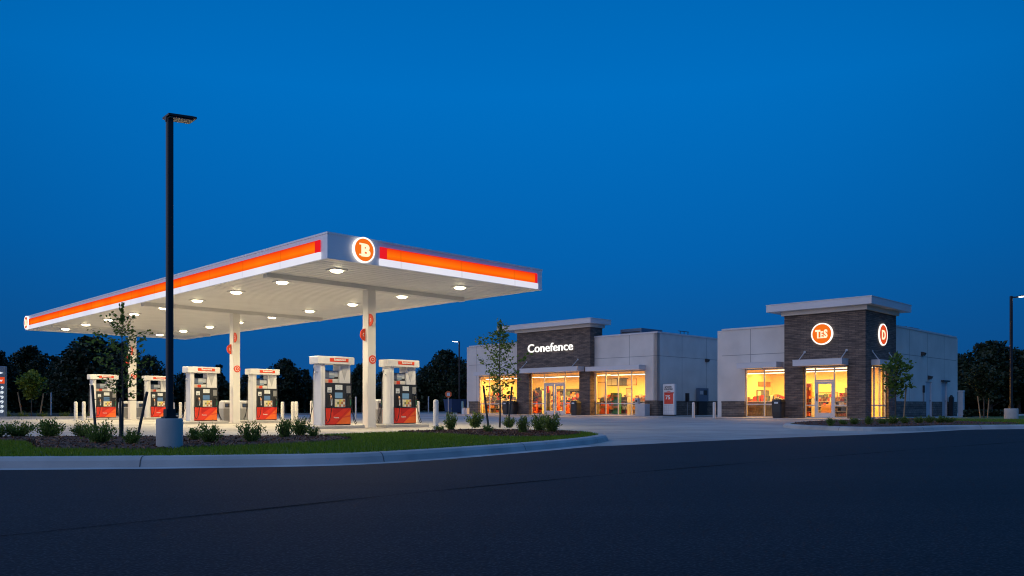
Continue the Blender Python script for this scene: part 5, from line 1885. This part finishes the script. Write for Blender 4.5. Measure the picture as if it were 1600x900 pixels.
def big_tree(seed, h, wd, lo=0.18, n=7000, leaf=0.22, conical=False):
    rs = np.random.default_rng(seed)
    t = thing('tree', 'x', 'tree')
    tr = MB()
    tr.tube([(0, 0, -0.1), (0.05, 0, h * 0.4), (0, 0.05, h * 0.85)], [0.18, 0.12, 0.03], 'bark', 8)
    lobes = []
    nl = 54
    for i in range(nl):
        f_ = (i + rs.uniform(0, 1)) / nl
        q = lo + (0.95 - lo) * f_
        rad = (1 - f_) ** 0.75 if conical else (max(0.02, math.sin(PI * (0.12 + 0.86 * f_)))) ** 0.75
        a_ = i * 2.399 + rs.uniform(-.5, .5)
        r_ = wd * 0.5 * rad * rs.uniform(0.3, 0.98)
        c_ = np.array([math.cos(a_) * r_, math.sin(a_) * r_, q * h])
        lobes.append((c_, wd * rs.uniform(0.08, 0.15) * (0.65 + 0.5 * rad)))
        if i % 2 == 0:
            tr.tube([(0, 0, max(0.1, q * h - 0.8)), tuple(c_ * np.array([.5, .5, 1]) - np.array([0, 0, .3])), tuple(c_)], [0.07, 0.045, 0.015], 'bark', 5, False)
    for i in range(6):       # upper tufts that stand out of the outline
        a_ = rs.uniform(0, 2 * PI)
        lobes.append((np.array([math.cos(a_) * wd * .10, math.sin(a_) * wd * .10, h * rs.uniform(0.88, 0.98)]), wd * 0.06))
    cs = []
    tot = sum(l[1] ** 2 for l in lobes)
    for c_, r_ in lobes:
        m_ = int(n * r_ * r_ / tot)
        g_ = rs.normal(size=(m_, 3))
        g_ /= np.linalg.norm(g_, axis=1)[:, None]
        cs.append(c_ + g_ * (r_ * rs.uniform(0.3, 1.35, m_) ** 0.8)[:, None] * np.array([1.1, 1.1, 0.85]))
    tr.build('trunk', t)
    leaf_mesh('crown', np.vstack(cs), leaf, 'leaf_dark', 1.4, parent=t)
    return t


tprot = [big_tree(101, 7, 5.4), big_tree(102, 7, 4.6, 0.25), big_tree(103, 7, 4.0, 0.12, conical=True), big_tree(104, 7, 6.4, 0.15, 8000)]
tus = [False] * 4
TREES = [  # u, top v, distance, proto, width factor, label
    (-8, 545, 84, 1, 1.0, 'dark tree behind the price sign'), (46, 539, 90, 1, 0.95, 'round topped dark tree standing alone above the small staked tree'), (86, 556, 88, 2, 1.0, 'dark pointed tree right of the round topped one'),
    (112, 551, 80, 3, 0.9, 'broad dark tree above the pair of bollards'), (147, 524, 72, 0, 1.25, 'tall broad dark tree rising just under the canopy end'), (183, 533, 78, 1, 1.0, 'dark tree directly behind the staked tree crown'),
    (232, 556, 84, 3, 0.9, 'dark tree behind the pump at the lamp post'), (300, 572, 92, 0, 1.0, 'low dark tree behind the pump left of the middle column'), (341, 570, 92, 2, 1.0, 'dark pointed tree just left of the middle column'),
    (388, 585, 96, 3, 0.9, 'low dark tree just right of the middle column'), (446, 559, 84, 0, 1.05, 'round dark tree between the middle and nearest pumps'), (478, 577, 92, 2, 0.9, 'low pointed dark tree left of the nearest left pump'),
    (541, 583, 95, 3, 1.0, 'low dark tree seen through the nearest left pump'), (566, 566, 80, 1, 0.8, 'dark tree touching the nearest column'), (600, 580, 92, 3, 0.8, 'low dark tree behind the rightmost pump'), (668, 572, 95, 3, 0.8, 'low dark tree right of the rightmost pump'),
    (699, 545, 84, 0, 1.0, 'tall dark tree left of the slim lit lamp post'), (727, 566, 88, 1, 0.9, 'dark tree right of the slim lit lamp post'),
    (1502, 553, 80, 2, 1.0, 'dark tree at the end of the right store wall'), (1547, 531, 76, 0, 1.25, 'tall broad dark tree above the round tree on the right lawn'), (1592, 545, 78, 1, 1.2, 'dark tree behind the lit lamp post on the lawn'), (1640, 540, 78, 3, 1.0, 'dark tree mostly cut off by the picture edge')]
for u, vt, Y_, pi, wf, lab in TREES:
    hgt = (HOR - vt) * Y_ / FPX + CAM_H
    o = place(tprot[pi], not tus[pi], ((u - 800) / FPX * Y_, Y_, -0.03), random.uniform(0, 6), lab, 'dark trees beyond the forecourt')
    tus[pi] = True
    o.scale = (wf * max(0.75, hgt / 7), wf * max(0.75, hgt / 7), hgt / 7)
# the wood they rise from reads as one mass
wp = []
for x0, x1, yc, hh, n_ in ((-66, -3, 86, 4.1, 60000), (33, 66, 82, 4.2, 30000), (-100, -55, 80, 5.0, 14000)):
    for _ in range(n_):
        x_ = random.uniform(x0, x1)
        top = hh * (0.80 + 0.16 * math.sin(x_ * 0.55) + 0.13 * math.sin(x_ * 1.37 + 1) + 0.08 * math.sin(x_ * 3.1))
        if yc == 86 and x_ > -42:
            top *= 0.83
        z_ = top * random.random() ** 0.75
        wp.append((x_, yc + random.uniform(-2.5, 2.5) * (1 - 0.4 * z_ / top), z_))
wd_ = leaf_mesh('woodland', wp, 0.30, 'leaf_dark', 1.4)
setting(wd_, 'stuff', 'dark unbroken woodland along the horizon', 'woods')

# ================================================================== SKY AND DUSK LIGHT
world = bpy.data.worlds.new('World')
SC.world = world
world.use_nodes = True
nt = world.node_tree
for n_ in list(nt.nodes):
    nt.nodes.remove(n_)
out = N(nt, 'ShaderNodeOutputWorld')
bg = N(nt, 'ShaderNodeBackground')
tc = N(nt, 'ShaderNodeTexCoord')
sx = N(nt, 'ShaderNodeSeparateXYZ')
nt.links.new(tc.outputs['Generated'], sx.inputs[0])
# dusk gradient by height: deep near the land, clearest some 20 degrees up, deeper above, then brightened out of view to light the ground
r = ramp(nt, [(0.0, (0.007, 0.075, 0.265)), (0.066, (0.004, 0.090, 0.315)), (0.18, (0.001, 0.120, 0.425)), (0.36, (0.0, 0.156, 0.530)), (0.46, (0.0, 0.138, 0.478)), (0.75, (0.04, 0.26, 0.72)), (1.0, (0.06, 0.26, 0.67))])
nt.links.new(sx.outputs['Z'], r.inputs['Fac'])
# clearest part of the sky straight ahead, deeper to either side
df = N(nt, 'ShaderNodeVectorMath', operation='DOT_PRODUCT')
nt.links.new(tc.outputs['Generated'], df.inputs[0])
df.inputs[1].default_value = Vector((-0.02, 0.93, 0.34)).normalized()
mf = N(nt, 'ShaderNodeMapRange', interpolation_type='SMOOTHSTEP')
nt.links.new(df.outputs['Value'], mf.inputs['Value'])
mf.inputs['From Min'].default_value = 0.74
mf.inputs['From Max'].default_value = 1.0
mf.inputs['To Min'].default_value = 0.78
mf.inputs['To Max'].default_value = 1.0
ml = N(nt, 'ShaderNodeVectorMath', operation='SCALE')
nt.links.new(r.outputs['Color'], ml.inputs[0])
nt.links.new(mf.outputs['Result'], ml.inputs['Scale'])
# last light of the sunset behind the camera, to the left
dt = N(nt, 'ShaderNodeVectorMath', operation='DOT_PRODUCT')
nt.links.new(tc.outputs['Generated'], dt.inputs[0])
dv = Vector((-0.89, -0.44, 0.24)).normalized()
dt.inputs[1].default_value = dv
mr = N(nt, 'ShaderNodeMapRange', interpolation_type='SMOOTHSTEP')
nt.links.new(dt.outputs['Value'], mr.inputs['Value'])
mr.inputs['From Min'].default_value = 0.16
mr.inputs['From Max'].default_value = 1.0
pw = N(nt, 'ShaderNodeMath', operation='POWER')
nt.links.new(mr.outputs['Result'], pw.inputs[0])
pw.inputs[1].default_value = 1.6
glow = N(nt, 'ShaderNodeMixRGB', blend_type='ADD')
nt.links.new(pw.outputs[0], glow.inputs['Fac'])
nt.links.new(ml.outputs[0], glow.inputs[1])
glow.inputs[2].default_value = (0.66, 0.60, 0.62, 1)
# a little of the physical sky on top
sky = N(nt, 'ShaderNodeTexSky', sky_type='NISHITA')
sky.sun_disc = False
sky.sun_elevation = math.radians(1.0)
sky.sun_rotation = math.radians(220)
sk = N(nt, 'ShaderNodeMixRGB', blend_type='ADD')
sk.inputs['Fac'].default_value = 0.0
nt.links.new(glow.outputs[0], sk.inputs[1])
nt.links.new(sky.outputs[0], sk.inputs[2])
nt.links.new(sk.outputs[0], bg.inputs['Color'])
bg.inputs['Strength'].default_value = 1.0
nt.links.new(bg.outputs[0], out.inputs['Surface'])

# ================================================================== CAMERA
cd = bpy.data.cameras.new('camera')
cam = bpy.data.objects.new('camera', cd)
COL.objects.link(cam)
cam.location = (0, 0, CAM_H)
cam.rotation_euler = (PI / 2, 0, 0)
cd.sensor_width = 36.0
cd.lens = 36.0 * FPX / 1600.0
cd.shift_y = (HOR - 450.0) / 1600.0
cd.clip_end = 2000
SC.camera = cam

SC.view_settings.view_transform = 'Standard'
SC.view_settings.look = 'None'
SC.view_settings.exposure = 0
SC.view_settings.gamma = 1
SC.cycles.use_denoising = True
SC.cycles.filter_width = 1.1
SC.cycles.max_bounces = 6
SC.cycles.sample_clamp_indirect = 4.0
SC.cycles.caustics_reflective = False
SC.cycles.caustics_refractive = False
